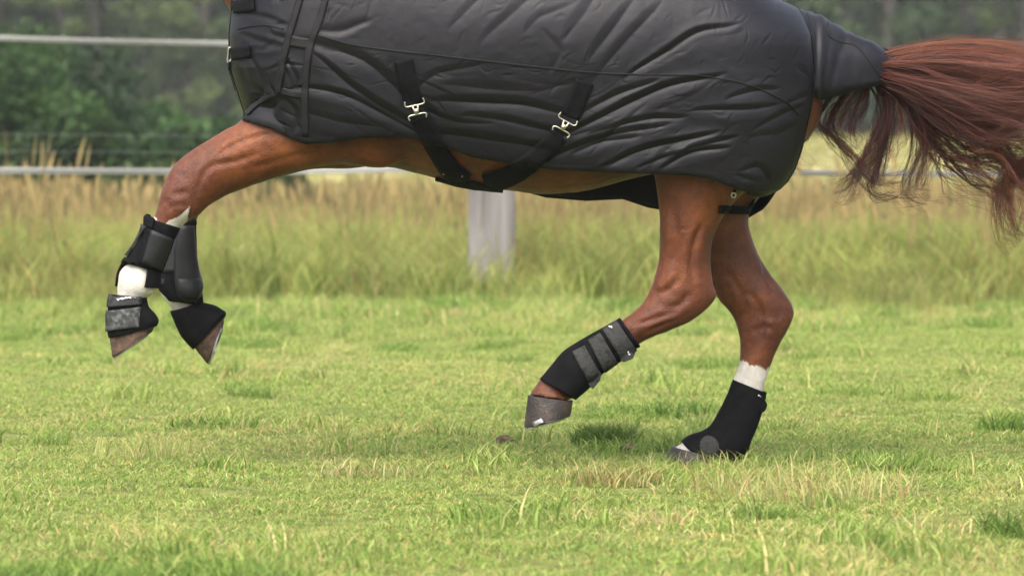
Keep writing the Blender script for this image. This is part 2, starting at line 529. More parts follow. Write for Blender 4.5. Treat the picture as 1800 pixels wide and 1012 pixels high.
def tuft_mesh(name, nb, rad, hmin, hmax, width, lean, cols, wts, seeds=0, seg=3, seedcol=(0.30, 0.22, 0.10)):
    V, F, K = [], [], []
    for i in range(nb):
        a = RNG.uniform(0, 2 * math.pi); r = rad * math.sqrt(RNG.uniform())
        bx, by = r * math.cos(a), r * math.sin(a)
        h = RNG.uniform(hmin, hmax); la = RNG.uniform(0, 2 * math.pi); ln = h * lean * RNG.uniform(0.15, 1.0)
        fa = RNG.uniform(0, math.pi); wx, wy = math.cos(fa), math.sin(fa)
        w = width * RNG.uniform(0.6, 1.3)
        c = np.array(pick(cols, wts)) * RNG.uniform(0.75, 1.25)
        tip = c * np.array((1.12, 1.08, 0.95))
        o0 = len(V)
        for s in range(seg + 1):
            t = s / seg
            x = bx + math.cos(la) * ln * t * t; y = by + math.sin(la) * ln * t * t; z = h * (t - 0.35 * lean * t * t) - 0.006
            ww = w * (1 - t) ** 0.7 if s < seg else 0
            cc = c * (1 - t) + tip * t
            if s < seg:
                V += [(x - wx * ww / 2, y - wy * ww / 2, z), (x + wx * ww / 2, y + wy * ww / 2, z)]; K += [cc, cc]
            else:
                V.append((x, y, z)); K.append(cc)
        for s in range(seg - 1):
            k = o0 + 2 * s; F.append((k, k + 1, k + 3, k + 2))
        k = o0 + 2 * (seg - 1); F.append((k, k + 1, k + 2))
    for i in range(seeds):
        a = RNG.uniform(0, 2 * math.pi); r = rad * math.sqrt(RNG.uniform())
        h = hmax * RNG.uniform(0.95, 1.35); la = RNG.uniform(0, 2 * math.pi); ln = h * 0.25 * RNG.uniform()
        c = np.array(seedcol) * RNG.uniform(0.8, 1.25)
        def at_(t): return np.array((r * math.cos(a) + math.cos(la) * ln * t * t, r * math.sin(a) + math.sin(la) * ln * t * t, h * t))
        fa = RNG.uniform(0, math.pi); wv = np.array((math.cos(fa), math.sin(fa), 0))
        for (t0, t1, w0, w1) in ((0, 0.5, 0.5, 0.4), (0.5, 0.8, 0.4, 0.35), (0.8, 0.9, 1.6, 2.2), (0.9, 1.0, 2.2, 0.3)):
            p, q = at_(t0), at_(t1); k = len(V)
            V += [tuple(p - wv * width * w0 / 2), tuple(p + wv * width * w0 / 2), tuple(q + wv * width * w1 / 2), tuple(q - wv * width * w1 / 2)]
            K += [c] * 4; F.append((k, k + 1, k + 2, k + 3))
    me = mesh_from(name, V, F, smooth=False)
    K = np.clip(np.array(K), 0, 1)
    add_attr(me, 'col', np.concatenate([K, np.ones((len(K), 1))], 1), 'FLOAT_COLOR')
    return me

def scatter(name, pts, scale, idx, meshes, mat, label, cat, rz=None):
    col = bpy.data.collections.new(name + '_source')        # not linked to the scene
    for i, me in enumerate(meshes):
        me.materials.append(mat)
        s = bpy.data.objects.new('%s_%02d' % (name, i), me); col.objects.link(s)
    me = bpy.data.meshes.new(name)
    me.vertices.add(len(pts)); me.vertices.foreach_set('co', np.asarray(pts, np.float32).ravel())
    add_attr(me, 'rz', RNG.uniform(0, 2 * math.pi, len(pts)) if rz is None else rz)
    add_attr(me, 'sc', scale); add_attr(me, 'pick', idx, 'INT')
    ng = bpy.data.node_groups.new(name, 'GeometryNodeTree')
    ng.interface.new_socket('Geometry', in_out='INPUT', socket_type='NodeSocketGeometry')
    ng.interface.new_socket('Geometry', in_out='OUTPUT', socket_type='NodeSocketGeometry')
    N, L = ng.nodes, ng.links
    gi, go = N.new('NodeGroupInput'), N.new('NodeGroupOutput')
    mp = N.new('GeometryNodeMeshToPoints'); iop = N.new('GeometryNodeInstanceOnPoints')
    ci = N.new('GeometryNodeCollectionInfo'); ci.inputs['Collection'].default_value = col
    ci.inputs['Separate Children'].default_value = True; ci.inputs['Reset Children'].default_value = True
    def na(n, t):
        k = N.new('GeometryNodeInputNamedAttribute'); k.data_type = t; k.inputs['Name'].default_value = n
        return k.outputs['Attribute']
    cx = N.new('ShaderNodeCombineXYZ'); L.new(na('rz', 'FLOAT'), cx.inputs['Z'])
    L.new(gi.outputs[0], mp.inputs[0]); L.new(mp.outputs[0], iop.inputs['Points']); L.new(ci.outputs[0], iop.inputs['Instance'])
    iop.inputs['Pick Instance'].default_value = True
    L.new(na('pick', 'INT'), iop.inputs['Instance Index']); L.new(cx.outputs[0], iop.inputs['Rotation']); L.new(na('sc', 'FLOAT'), iop.inputs['Scale'])
    L.new(iop.outputs[0], go.inputs[0])
    o = bpy.data.objects.new(name, me); C.objects.link(o)
    md = o.modifiers.new('scatter', 'NODES'); md.node_group = ng
    me.materials.append(mat)
    return tag(o, label, cat, kind='stuff')

G1, G2, G3 = (0.130, 0.225, 0.041), (0.220, 0.320, 0.075), (0.330, 0.392, 0.128)
STRAW, TAN, LUSH, DARK = (0.50, 0.44, 0.22), (0.42, 0.29, 0.13), (0.055, 0.125, 0.020), (0.05, 0.085, 0.018)

MST = (0.37, 0.31, 0.13)
T1, T2, T3 = (0.150, 0.225, 0.044), (0.240, 0.305, 0.075), (0.335, 0.365, 0.125)
def band(d0, d1, dens, margin=1.3):
    """points on the pasture between two distances from the camera, a little wider than the view"""
    n = int(dens * (d1 - d0) * 2 * (0.121 * (d0 + d1) / 2 + margin) * 1.0)
    hw1 = 0.121 * d1 + margin
    k = int(dens * (d1 - d0) * 2 * hw1)
    d = RNG.uniform(d0, d1, k); x = RNG.uniform(-hw1, hw1, k)
    m = np.abs(x) < 0.121 * d + margin
    x, y = x[m], d[m] - 12
    return np.stack([x, y, ground_z(x, y)], 1)

short = [tuft_mesh('short_tuft', 70, 0.10, 0.012, 0.042, 0.0054, 1.25, [G1, G2, G3, STRAW, TAN], w) for w in
         ([3, 5, 5, 0.8, 0.5], [2, 5, 6, 1.2, 0.7], [5, 4, 3, 0.5, 0.3], [2, 4, 6, 1.6, 0.9], [4, 5, 5, 1.0, 0.6], [2, 4, 6, 2.4, 1.3], [1, 3, 4, 5, 2], [1, 2, 4, 5, 3])]
short += [tuft_mesh('long_tuft', 34, 0.06, 0.05, 0.12, 0.0055, 0.9, [G1, G2, G3, STRAW], w) for w in ([4, 4, 2, 1], [2, 4, 4, 2])]
short += [tuft_mesh('lush_tuft', 70, 0.07, 0.03, 0.085, 0.006, 1.0, [(0.10, 0.19, 0.038), G1, G2, G3], [2, 4, 4, 2])]
short += [tuft_mesh('dry_tuft', 26, 0.07, 0.04, 0.11, 0.0045, 1.0, [G3, STRAW, TAN], [1, 4, 2])]
pts = band(7.2, 23.3, 190)
nz = fbm(pts[:, 0] * 1.3, pts[:, 1] * 1.0, 21, 4); nz2 = fbm(pts[:, 0] * 2.3 + 40, pts[:, 1] * 1.7, 33, 3)
idx = RNG.integers(0, 6, len(pts))
idx = np.where((nz > 0.56) & (RNG.uniform(size=len(pts)) < 0.5), RNG.integers(5, 8, len(pts)), idx)
lng = (nz2 > 0.60) & (RNG.uniform(size=len(pts)) < 0.07); idx = np.where(lng, RNG.integers(8, 10, len(pts)), idx)
dry = ((nz > 0.58) | (RNG.uniform(size=len(pts)) < 0.02)) & (RNG.uniform(size=len(pts)) < 0.04); idx = np.where(dry, 11, idx)
tr_ = np.clip((pts[:, 1] - 7.0) / 4.0, 0, 1) * np.clip((fbm(pts[:, 0] * .9 + 3, pts[:, 1] * .5, 43, 3) - .35) * 4, 0, 1)
idx = np.where(RNG.uniform(size=len(pts)) < .45 * tr_, RNG.choice([8, 9, 9, 11], len(pts)), idx)
nz3 = fbm(pts[:, 0] * 2.6 + 11, pts[:, 1] * 1.3 + 5, 83, 3)
idx = np.where((nz3 > 0.69) & (RNG.uniform(size=len(pts)) < .55), 10, idx)
scl = (1 + .5 * tr_) * (0.50 + 0.75 * nz2 + 0.5 * np.clip(nz3 - .6, 0, 1) * 2) * RNG.uniform(0.7, 1.25, len(pts))
scatter('short_grass', pts, scl, idx, short, M['grass'], 'short grazed green grass with dry straw blades covering the pasture', 'grass')

# rough grass along and beyond the fence
tall = [tuft_mesh('tall_tuft', 50, 0.16, 0.16, 0.50, 0.0095, 0.8, [T1, T2, T3, MST, (0.25, 0.125, 0.06)], w, sd, 4) for w, sd in
        (([4, 4, 3, 0.5, 0.2], 0), ([3, 4, 5, 0.8, 0.3], 1), ([5, 3, 2, 0.4, 0.1], 0), ([1, 3, 5, 2, 0.6], 2), ([2, 2, 2, 2, 3.0], 2))]
pts = np.vstack([band(21.5, 27, 62, 1.5), band(27, 32, 38, 1.5)])
ek = fbm(pts[:, 0] * 0.8 + 2, pts[:, 0] * 0 + 4, 13, 3)
pts = pts[pts[:, 1] > 9.3 + 2.8 * ek + RNG.normal(0, .5, len(pts))]
nz = fbm(pts[:, 0] * 0.55 + 3, pts[:, 1] * 0.5, 51, 4)
left = np.clip((1.2 - pts[:, 0]) / 5, 0, 1)
edge = np.exp(-((pts[:, 1] - 11.5) / 0.7) ** 2)
idx = np.where(RNG.uniform(size=len(pts)) < np.clip((nz - 0.50) * 4 + (pts[:, 1] - 14) * .06, 0, 0.45), RNG.integers(3, 5, len(pts)), RNG.integers(0, 3, len(pts)))
idx = np.where(RNG.uniform(size=len(pts)) < 0.5 * edge * (.2 + .8 * left) * (nz > .42), 4, idx)
cl = fbm(pts[:, 0] * 1.9, pts[:, 1] * 1.2 + 7, 57, 3)
keep = RNG.uniform(size=len(pts)) < np.clip((cl - .30) * 4, .25, 1)
pts, nz, idx, cl = pts[keep], nz[keep], idx[keep], cl[keep]
sc_ = (0.35 + 0.5 * nz + 0.75 * cl) * RNG.uniform(0.75, 1.25, len(pts)) * np.clip(0.25 + (pts[:, 1] - 10.4) / 2.0, 0.30, 1.0) * np.clip(1 - (pts[:, 1] - 14) * .05, .75, 1)
scatter('tall_grass', pts, sc_, idx, tall, M['tallgrass'], 'tall seeding rough grass along the fence line', 'tall grass')
far = [tuft_mesh('meadow_tuft', 46, 0.34, 0.18, 0.48, 0.020, 0.8, [T1, T2, T3, MST, (0.34, 0.22, 0.12)], w, sd, 3) for w, sd in
       (([3, 5, 4, 0.6, 0.2], 1), ([2, 4, 5, 1.4, 0.6], 2), ([1, 2, 5, 3, 1.2], 3))]
p1 = band(31.5, 52, 13, 2.5); p2 = band(52, 120, 4.5, 4)
pts = np.vstack([p1, p2])
nz = fbm(pts[:, 0] * 0.12 + 3, pts[:, 1] * 0.10, 71, 4)
idx = np.clip(((nz - 0.30) * 7 + RNG.normal(0, 0.6, len(pts))).astype(int), 0, 2)
scatter('meadow_grass', pts, RNG.uniform(0.7, 1.25, len(pts)) * 0.78 * np.clip(1 - (pts[:, 1] - 28) / 40, 0.35, 1), idx, far, M['fargrass'], 'straw and green meadow grass spreading far behind the fence', 'meadow grass')

# single tussocks that stand out of the turf
def tussock(px, py, nb, rad, h0, h1, lean, cols, wts, label, seeds=0, name='grass_tussock', width=0.0048):
    p = ground_at(px, py)
    p.z = float(ground_z(p.x, p.y))
    me = tuft_mesh(name, nb, rad, h0, h1, width, lean, cols, wts, seeds, 4)
    o = obj(name, me, M['grass']); o.location = p
    return tag(o, label, 'grass tussock')
tussock(1062, 783, 650, 0.10, 0.06, 0.14, 1.1, [LUSH, G1, DARK], [4, 3, 1], 'lush dark green grass tussock between the two hind hooves')
tussock(1075, 850, 380, 0.14, 0.05, 0.13, 1.0, [G1, STRAW, TAN, (0.16, 0.10, 0.05)], [2, 3, 2, 1], 'dry brown and straw tussock below the lush green tussock')
tussock(1420, 868, 380, 0.30, 0.06, 0.16, 1.0, [STRAW, TAN, G3], [4, 1.4, 2], 'wide straw coloured tussock with bent dry stalks beyond the standing hoof')
tussock(1195, 730, 260, 0.13, 0.05, 0.11, 0.9, [LUSH, G1, G2], [2, 3, 2], 'mid green tussock just behind the standing hind hoof boot')
tussock(1780, 760, 240, 0.12, 0.05, 0.11, 0.9, [LUSH, G1, G2], [2, 3, 2], 'mid green upright tussock out under the flying tail')
tussock(1790, 935, 240, 0.10, 0.06, 0.13, 1.0, [LUSH, G1], [3, 3], 'lush dark tussock standing alone, on past the wide straw tussock from the hooves')
tussock(375, 752, 260, 0.15, 0.05, 0.10, 1.0, [LUSH, G1, G2, STRAW], [2, 3, 2, 1], 'green tussock with straw tips under the lifted front hooves')
tussock(250, 805, 170, 0.14, 0.05, 0.10, 0.6, [STRAW, G3, G2], [3, 2, 2], 'patch of upright cropped straw stubble under the front hooves')
tussock(660, 838, 170, 0.16, 0.04, 0.10, 1.1, [STRAW, TAN, G1], [3, 2, 2], 'flattened dry tussock below the belly of the horse')
tussock(1240, 822, 200, 0.16, 0.03, 0.085, 0.8, [STRAW, TAN, G2, G1], [2, 1, 4, 3], 'short green and straw blades standing against the grounded hoof', width=0.004)
tussock(790, 545, 160, 0.16, 0.05, 0.16, 0.9, [(0.10, 0.22, 0.035), G1], [4, 1], 'bright green broad leaved weed at the foot of the tall grass', width=0.02)
tussock(1100, 555, 160, 0.22, 0.08, 0.20, 0.9, [(0.10, 0.20, 0.04), G1], [3, 1], 'low spreading green weed in the tall grass by the hock', width=0.02)

# clods of turned-up earth
def clod(px, py, r, label):
    p = ground_at(px, py); p.z = float(ground_z(p.x, p.y)) + r * 0.35
    bm = bmesh.new(); bmesh.ops.create_icosphere(bm, subdivisions=3, radius=r)
    s = random.random() * 50
    for v in bm.verts:
        k = 0.65 + 0.8 * float(fbm(np.array([v.co.x / r * 1.6 + s]), np.array([v.co.z / r * 1.6 + v.co.y / r]), 3, 3)[0])
        v.co *= k; v.co.z *= 0.5
    me = bpy.data.meshes.new('earth_clod'); bm.to_mesh(me); bm.free()
    o = obj('earth_clod', me, M['soil']); o.location = p
    return tag(o, label, 'earth clod')
clod(886, 778, 0.03, 'dark clod of earth below the hoof of the lifted hind leg')
clod(1105, 796, 0.03, 'dark clod of earth beside the lush green tussock')

# ------------------------------------------------------------------ trees and shrubs
def leaf_cloud(centers, radii, n, size, cols, wts, flat=0.9):
    """many leaf faces spread through blobs"""
    centers = np.asarray(centers); radii = np.asarray(radii)
    w = radii ** 2.2; k = RNG.choice(len(centers), n, p=w / w.sum())
    d = RNG.normal(size=(n, 3)); d /= np.linalg.norm(d, axis=1)[:, None]
    rr = RNG.uniform(0.25, 1.0, n) ** 0.45 * RNG.uniform(0.8, 1.12, n)
    p = centers[k] + d * (radii[k] * rr)[:, None] * np.array((1, 1, flat))
    a = RNG.normal(size=(n, 3)); a /= np.linalg.norm(a, axis=1)[:, None]
    c = np.cross(a, RNG.normal(size=(n, 3))); c /= np.linalg.norm(c, axis=1)[:, None]
    s = size * RNG.uniform(0.6, 1.3, n)[:, None]
    V = np.stack([p - a * s, p + c * s * 0.55, p + a * s, p - c * s * 0.55], 1).reshape(-1, 3)
    F = np.arange(4 * n).reshape(n, 4)
    ck = RNG.choice(len(cols), len(centers), p=np.array(wts) / sum(wts))
    col = np.array(cols)[ck][k] * RNG.uniform(0.7, 1.3, (n, 1))
    col = np.repeat(np.concatenate([np.clip(col, 0, 1), np.ones((n, 1))], 1), 4, 0)
    return V, F, col

def plant_meshes(kind):
    """returns (trunk mesh, crown mesh)"""
    if kind.startswith('shrub'):
        h = {'shrub_a': 1.75, 'shrub_b': 1.25, 'shrub_c': 0.95}[kind]
        parts = []; cen = []; rad = []
        for i in range(9):
            a = RNG.uniform(0, 6.28); r = RNG.uniform(0.1, 0.55) * h
            top = np.array((r * math.cos(a), r * math.sin(a), h * RNG.uniform(0.5, 0.9)))
            mid = top * 0.5 + np.array((0, 0, 0.1 * h))
            line = catmull([(0.05 * math.cos(a), 0.05 * math.sin(a), 0), mid, top], 4)
            parts.append(tube(line, 0.022, 5, np.linspace(1, 0.4, len(line))))
            cen.append(top); rad.append(0.30 * h * RNG.uniform(0.7, 1.1)); cen.append(mid + RNG.normal(0, 0.12 * h, 3) * (1, 1, 0.3)); rad.append(0.26 * h)
        for i in range(8):
            a = RNG.uniform(0, 6.28); cen.append(np.array((0.5 * h * math.cos(a), 0.5 * h * math.sin(a), 0.25 * h))); rad.append(0.25 * h)
        V, F, K = leaf_cloud(cen, rad, 9000, 0.045, [(0.030, 0.066, 0.018), (0.045, 0.092, 0.024), (0.020, 0.045, 0.014), (0.075, 0.115, 0.034)], [3, 3, 3, 1])
    else:
        hgt, low, spread, nl, cols, tr = {
            'oak':   (12, 0.10, 3.4, 20, [(0.040, 0.068, 0.026), (0.058, 0.092, 0.030), (0.028, 0.046, 0.022)], 0.20),
            'alder': (11, 0.06, 2.3, 20, [(0.060, 0.092, 0.034), (0.085, 0.125, 0.042), (0.04, 0.062, 0.028)], 0.14),
            'pine':  (16, 0.42, 2.2, 16, [(0.024, 0.042, 0.024), (0.034, 0.055, 0.028)], 0.17),
            'willow':(7, 0.04, 2.6, 22, [(0.095, 0.14, 0.05), (0.13, 0.17, 0.06), (0.07, 0.105, 0.038)], 0.13)}[kind]
        tl = catmull([(0, 0, -0.2), (RNG.normal(0, .1), RNG.normal(0, .1), hgt * 0.33), (RNG.normal(0, .25), RNG.normal(0, .25), hgt * 0.66), (RNG.normal(0, .3), RNG.normal(0, .3), hgt * 0.97)], 6)
        parts = [tube(tl, tr, 8, np.linspace(1.2, 0.15, len(tl)))]
        cen, rad = [], []
        for i in range(nl):
            z = hgt * (low + (0.95 - low) * (i + RNG.uniform()) / nl)
            k = np.argmin(abs(tl[:, 2] - z)); b0 = tl[k]
            a = i * 2.4 + RNG.normal(0, .4); ext = spread * (math.sin(math.pi * min(1, 0.25 + 0.75 * (z / hgt))) ** 0.7 * 0.75 + 0.2) * RNG.uniform(0.6, 1.1)
            tip = b0 + np.array((ext * math.cos(a), ext * math.sin(a), ext * RNG.uniform(-0.05, 0.4)))
            line = catmull([b0, (b0 + tip) / 2 + (0, 0, 0.1 * ext), tip], 3)
            parts.append(tube(line, tr * 0.33, 5, np.linspace(1, 0.25, len(line))))
            for t in (0.45, 0.75, 1.0):
                cen.append(b0 + (tip - b0) * t + RNG.normal(0, 0.25, 3)); rad.append(RNG.uniform(0.55, 1.0) * spread * 0.30)
        V, F, K = leaf_cloud(cen, rad, 9000, 0.13, cols, [3, 3, 2][:len(cols)], 0.75)
    tv, tf = merge(parts)
    tm = mesh_from(kind + '_trunk', tv, tf)
    cm = mesh_np(kind + '_crown', V, F, smooth=False); add_attr(cm, 'col', K, 'FLOAT_COLOR')
    tm.materials.append(M['bark']); cm.materials.append(M['leaf'])
    return tm, cm

LIB = {k: plant_meshes(k) for k in ('shrub_a', 'shrub_b', 'shrub_c', 'oak', 'alder', 'pine', 'willow')}
KIND = {'shrub_a': ('hedge_shrub', 'tall dense dark green shrub behind the white fence tapes', 'shrub', 'shrubs behind the fence'),
        'shrub_b': ('hedge_shrub', 'middling rounded green shrub behind the fence, lower than the tall dense one', 'shrub', 'shrubs behind the fence'),
        'shrub_c': ('hedge_shrub', 'low green shrub behind the fence in front of the straw field', 'shrub', 'shrubs behind the fence'),
        'oak': ('broadleaf_tree', 'dark green spreading broadleaf tree at the woodland edge', 'tree', 'woodland trees'),
        'alder': ('broadleaf_tree', 'mid green narrow broadleaf tree at the woodland edge', 'tree', 'woodland trees'),
        'pine': ('pine_tree', 'tall pine with a bare trunk standing in the woodland', 'tree', 'woodland trees'),
        'willow': ('small_tree', 'pale green small bushy tree before the woodland', 'tree', 'woodland trees')}

def plant(kind, x, y, s, rz):
    nm, lab, cat, grp = KIND[kind]
    z = float(ground_z(x, y)) - 0.03
    r = bpy.data.objects.new(nm, None); C.objects.link(r)
    r.location = (x, y, z); r.rotation_euler = (0, 0, rz); r.scale = (s, s, s); r.empty_display_size = 0.2
    tag(r, lab, cat, grp)
    for n_, me in zip(('trunk', 'crown'), LIB[kind]):
        c = bpy.data.objects.new(n_, me); C.objects.link(c); c.parent = r
    return r

def at_px(px, Y):
    return P(px, 235, Y).x
for k, px, Y, s in (('shrub_a', -40, 36, 1.18), ('shrub_a', 55, 37, 1.12), ('shrub_b', 130, 35.5, 1.12), ('shrub_b', 205, 36.5, 0.98),
                    ('shrub_c', 268, 35, 1.12), ('shrub_c', 330, 36.5, 1.0), ('shrub_c', 400, 36, 1.02), ('shrub_c', 455, 37, 1.0), ('shrub_a', -140, 37, 1.2), ('shrub_b', 250, 38, 1.0), ('shrub_c', 305, 34.5, 1.0), ('shrub_c', 365, 38, 1.12), ('shrub_c', 430, 34.5, 1.05)):
    plant(k, at_px(px, Y), Y, s, random.uniform(0, 6.28))
row = []
for i in range(15): row.append((random.choice(['oak', 'alder', 'willow', 'alder']), -120 + i * 150 + random.uniform(-40, 40), 108 + random.uniform(-3, 4), random.uniform(0.75, 1.1)))
for i in range(17): row.append((random.choice(['pine', 'pine', 'oak']), -120 + i * 128 + random.uniform(-40, 40), 118 + random.uniform(-3, 4), random.uniform(0.85, 1.2)))
for i in range(20): row.append((random.choice(['oak', 'alder', 'pine']), -150 + i * 110 + random.uniform(-30, 30), 129 + random.uniform(-4, 5), random.uniform(0.9, 1.2)))
for i in range(20): row.append((random.choice(['oak', 'alder']), -150 + i * 110 + random.uniform(-30, 30), 142 + random.uniform(-4, 5), random.uniform(1.0, 1.3)))
for k, px, Y, s in row:
    plant(k, at_px(px, Y), Y, s, random.uniform(0, 6.28))

# ------------------------------------------------------------------ fence
FY = 12.3
fence = empty('electric_tape_fence', (P(863, 235, FY).x, FY, 0), 'electric horse fence of white tapes with a thick weathered grey post', 'fence')
def box_post(px0, px1, top, Y, name, mat, depth):
    x0, x1 = P(px0, 400, Y).x, P(px1, 400, Y).x
    bm = bmesh.new(); bmesh.ops.create_cube(bm, size=1)
    bmesh.ops.subdivide_edges(bm, edges=bm.edges, cuts=5, use_grid_fill=True)
    for v in bm.verts:
        v.co = Vector(((x0 + x1) / 2 + v.co.x * (x1 - x0), Y + v.co.y * depth, (v.co.z + 0.5) * (top + 0.3) - 0.3))
        v.co.x += 0.006 * math.sin(v.co.z * 5 + v.co.y * 3); v.co.y += 0.005 * math.sin(v.co.z * 4 + v.co.x * 9)
    sharp = [e for e in bm.edges if len(e.link_faces) == 2 and e.calc_face_angle() > 1.0]
    bmesh.ops.bevel(bm, geom=sharp, offset=0.012, segments=2, affect='EDGES')
    me = bpy.data.meshes.new(name); bm.to_mesh(me); bm.free()
    return obj(name, me, mat, fence)
post1 = box_post(822, 905, 1.5, FY + 0.10, 'post', M['wood'], 0.15)
def tape(pts, h, name='tape', twist=0.0):
    L = catmull(pts, 24); V, F, vv = [], [], []
    for i, (px, py, Y) in enumerate(L):
        p = P(px, py, Y)
        tw = twist * math.sin(i * 0.13)
        for k in range(5):
            t = k / 4 - 0.5
            V.append((p.x, p.y + h * t * math.sin(tw), p.z + h * t * math.cos(tw))); vv.append(k / 4)
    for i in range(len(L) - 1):
        for k in range(4):
            a = i * 5 + k; F.append((a, a + 5, a + 6, a + 1))
    me = mesh_from(name, V, F); add_attr(me, 'v', vv)
    me = solid(me, 0.0015)
    return obj(name, me, M['tape'], fence)
tape([(-700, 34, 10.9), (0, 67, 11.6), (400, 77, 12.0), (863, 84, FY + 0.02), (1660, 104, FY + 3.14), (2500, 112, 17)], 0.029, twist=0.25)
tape([(-700, 297, 10.9), (0, 300, 11.6), (400, 302, 12.0), (863, 297, FY + 0.02), (1660, 306, FY + 3.14), (2500, 304, 17)], 0.036, twist=0.2)
for y0, y1 in ((236, 244), (266, 272)):
    L = catmull([(-700, y0 - 4, 10.9), (0, y0, 11.6), (863, y1, FY + 0.02), (1660, y1 + 4, FY + 3.14), (2500, y1 + 4, 17)], 12)
    v, f = tube([P(*q) for q in L], 0.0010, 6)
    obj('twine', mesh_from('twine', v, f), M['twine'], fence)
for po, ys_ in ((post1, (84, 297)), ):
    for yy in ys_:
        p = P(863, yy, FY + 0.02)
        bm = bmesh.new(); bmesh.ops.create_cone(bm, cap_ends=True, segments=16, radius1=0.026, radius2=0.018, depth=0.03)
        for v in bm.verts: v.co = Vector((p.x + v.co.x, p.y + 0.004 - v.co.z * 0.6, p.z + v.co.y))
        me = bpy.data.meshes.new('insulator'); bm.to_mesh(me); bm.free()
        obj('insulator', me, M['shell'], fence)

# ------------------------------------------------------------------ horse body
YN, YF = -0.135, 0.115           # near and far legs
NEAR_FORE = [(500, 60, 760, 230, .13, -.10), (462, 140, 690, 292, .115, -.12), (425, 209, 596, 289, .085, YN), (393, 229, 520, 303, .072, YN), (358, 250, 452, 324, .063, YN),
             (325, 272, 398, 345, .056, YN), (299, 298, 364, 364, .054, YN), (284, 332, 349, 380, .052, YN), (276, 362, 335, 386, .046, YN), (265, 392, 318, 400, .036, YN),
             (247, 430, 296, 440, .032, YN), (228, 458, 273, 470, .034, YN), (211, 478, 274, 494, .043, YN), (208, 498, 272, 514, .043, YN), (205, 520, 255, 526, .034, YN), (198, 560, 258, 556, .043, YN), (196, 592, 270, 570, .05, YN)]
FAR_FORE = [(520, 60, 760, 220, .13, .10), (480, 170, 660, 290, .11, .12), (410, 225, 545, 298, .075, YF), (352, 265, 435, 328, .06, YF), (316, 300, 380, 352, .054, YF), (304, 340, 354, 374, .05, YF),
            (303, 372, 346, 388, .044, YF), (304, 410, 342, 412, .033, YF), (301, 450, 342, 455, .032, YF), (294, 480, 344, 490, .036, YF), (281, 504, 348, 520, .043, YF), (288, 523, 346, 532, .04, YF), (306, 550, 356, 546, .034, YF), (322, 580, 380, 556, .044, YF), (341, 605, 390, 562, .05, YF)]
NEAR_HIND = [(1100, 60, 1420, 40, .16, -.10), (1112, 160, 1432, 150, .155, -.12), (1132, 235, 1400, 245, .135, YN), (1148, 300, 1335, 315, .105, YN), (1156, 355, 1282, 365, .083, YN), (1160, 410, 1256, 415, .066, YN), (1158, 455, 1249, 460, .054, YN),
             (1149, 493, 1253, 497, .052, YN), (1137, 520, 1258, 527, .048, YN), (1120, 542, 1212, 566, .046, YN), (1097, 560, 1150, 592, .04, YN), (1080, 575, 1116, 610, .034, YN), (1045, 597, 1080, 638, .033, YN), (1000, 622, 1052, 660, .04, YN), (975, 642, 1032, 680, .043, YN), (950, 668, 1006, 698, .04, YN), (932, 693, 1006, 704, .052, YN)]
FAR_HIND = [(1130, 60, 1420, 40, .16, .10), (1140, 160, 1436, 150, .155, .12), (1180, 250, 1405, 245, .125, YF), (1200, 310, 1352, 325, .10, YF), (1208, 365, 1318, 375, .082, YF), (1218, 420, 1324, 425, .064, YF), (1234, 470, 1347, 472, .054, YF),
            (1258, 520, 1380, 515, .052, YF), (1284, 550, 1396, 548, .046, YF), (1296, 578, 1384, 580, .045, YF), (1301, 608, 1367, 612, .038, YF), (1299, 638, 1354, 645, .034, YF), (1288, 668, 1341, 686, .033, YF), (1270, 712, 1330, 732, .036, YF),
            (1250, 748, 1312, 778, .043, YF), (1228, 763, 1284, 800, .043, YF), (1202, 776, 1258, 804, .045, YF), (1184, 788, 1250, 806, .05, YF)]
# trunk: vertical rings (top, bottom)
TRUNK = [(415, -30, 420, 130, .09, 0), (450, -90, 450, 190, .17, 0), (520, -135, 520, 250, .22, 0), (620, -160, 620, 284, .25, 0), (700, -140, 700, 296, .275, 0), (800, -118, 800, 323, .295, 0), (880, -108, 880, 335, .30, 0),
         (960, -104, 960, 341, .30, 0), (1040, -102, 1040, 333, .295, 0), (1120, -95, 1120, 312, .285, 0), (1200, -75, 1200, 296, .275, 0), (1280, -42, 1280, 290, .26, 0), (1350, -8, 1350, 285, .235, 0), (1405, 25, 1410, 255, .19, 0), (1440, 80, 1442, 210, .10, 0)]
NECK = [(700, -130, 470, 130, .17, 0), (600, -190, 418, 40, .14, 0), (480, -290, 335, -90, .105, 0), (370, -390, 250, -210, .09, 0), (290, -450, 175, -320, .08, 0)]
HEAD = [(310, -440, 230, -310, .085, 0), (230, -470, 150, -320, .10, 0), (130, -430, 80, -290, .10, 0), (50, -340, 20, -240, .075, 0), (-20, -270, -20, -190, .06, 0), (-55, -225, -30, -170, .045, 0)]
DOCK = [(1390, 60, 1400, 200, .07, 0), (1440, 70, 1445, 150, .05, 0), (1500, 88, 1500, 138, .036, 0), (1560, 104, 1552, 138, .03, 0)]
CHESTL = [(560, 40, 470, 200, .10, -.13), (500, 60, 430, 190, .08, -.11), (450, 80, 418, 150, .05, -.09)]
parts = [loft(s, 26, 5) for s in (NEAR_FORE, FAR_FORE, NEAR_HIND, FAR_HIND)]
parts += [loft(TRUNK, 44, 4), loft(NECK, 30, 4), loft(HEAD, 26, 4), loft(DOCK, 20, 3)]
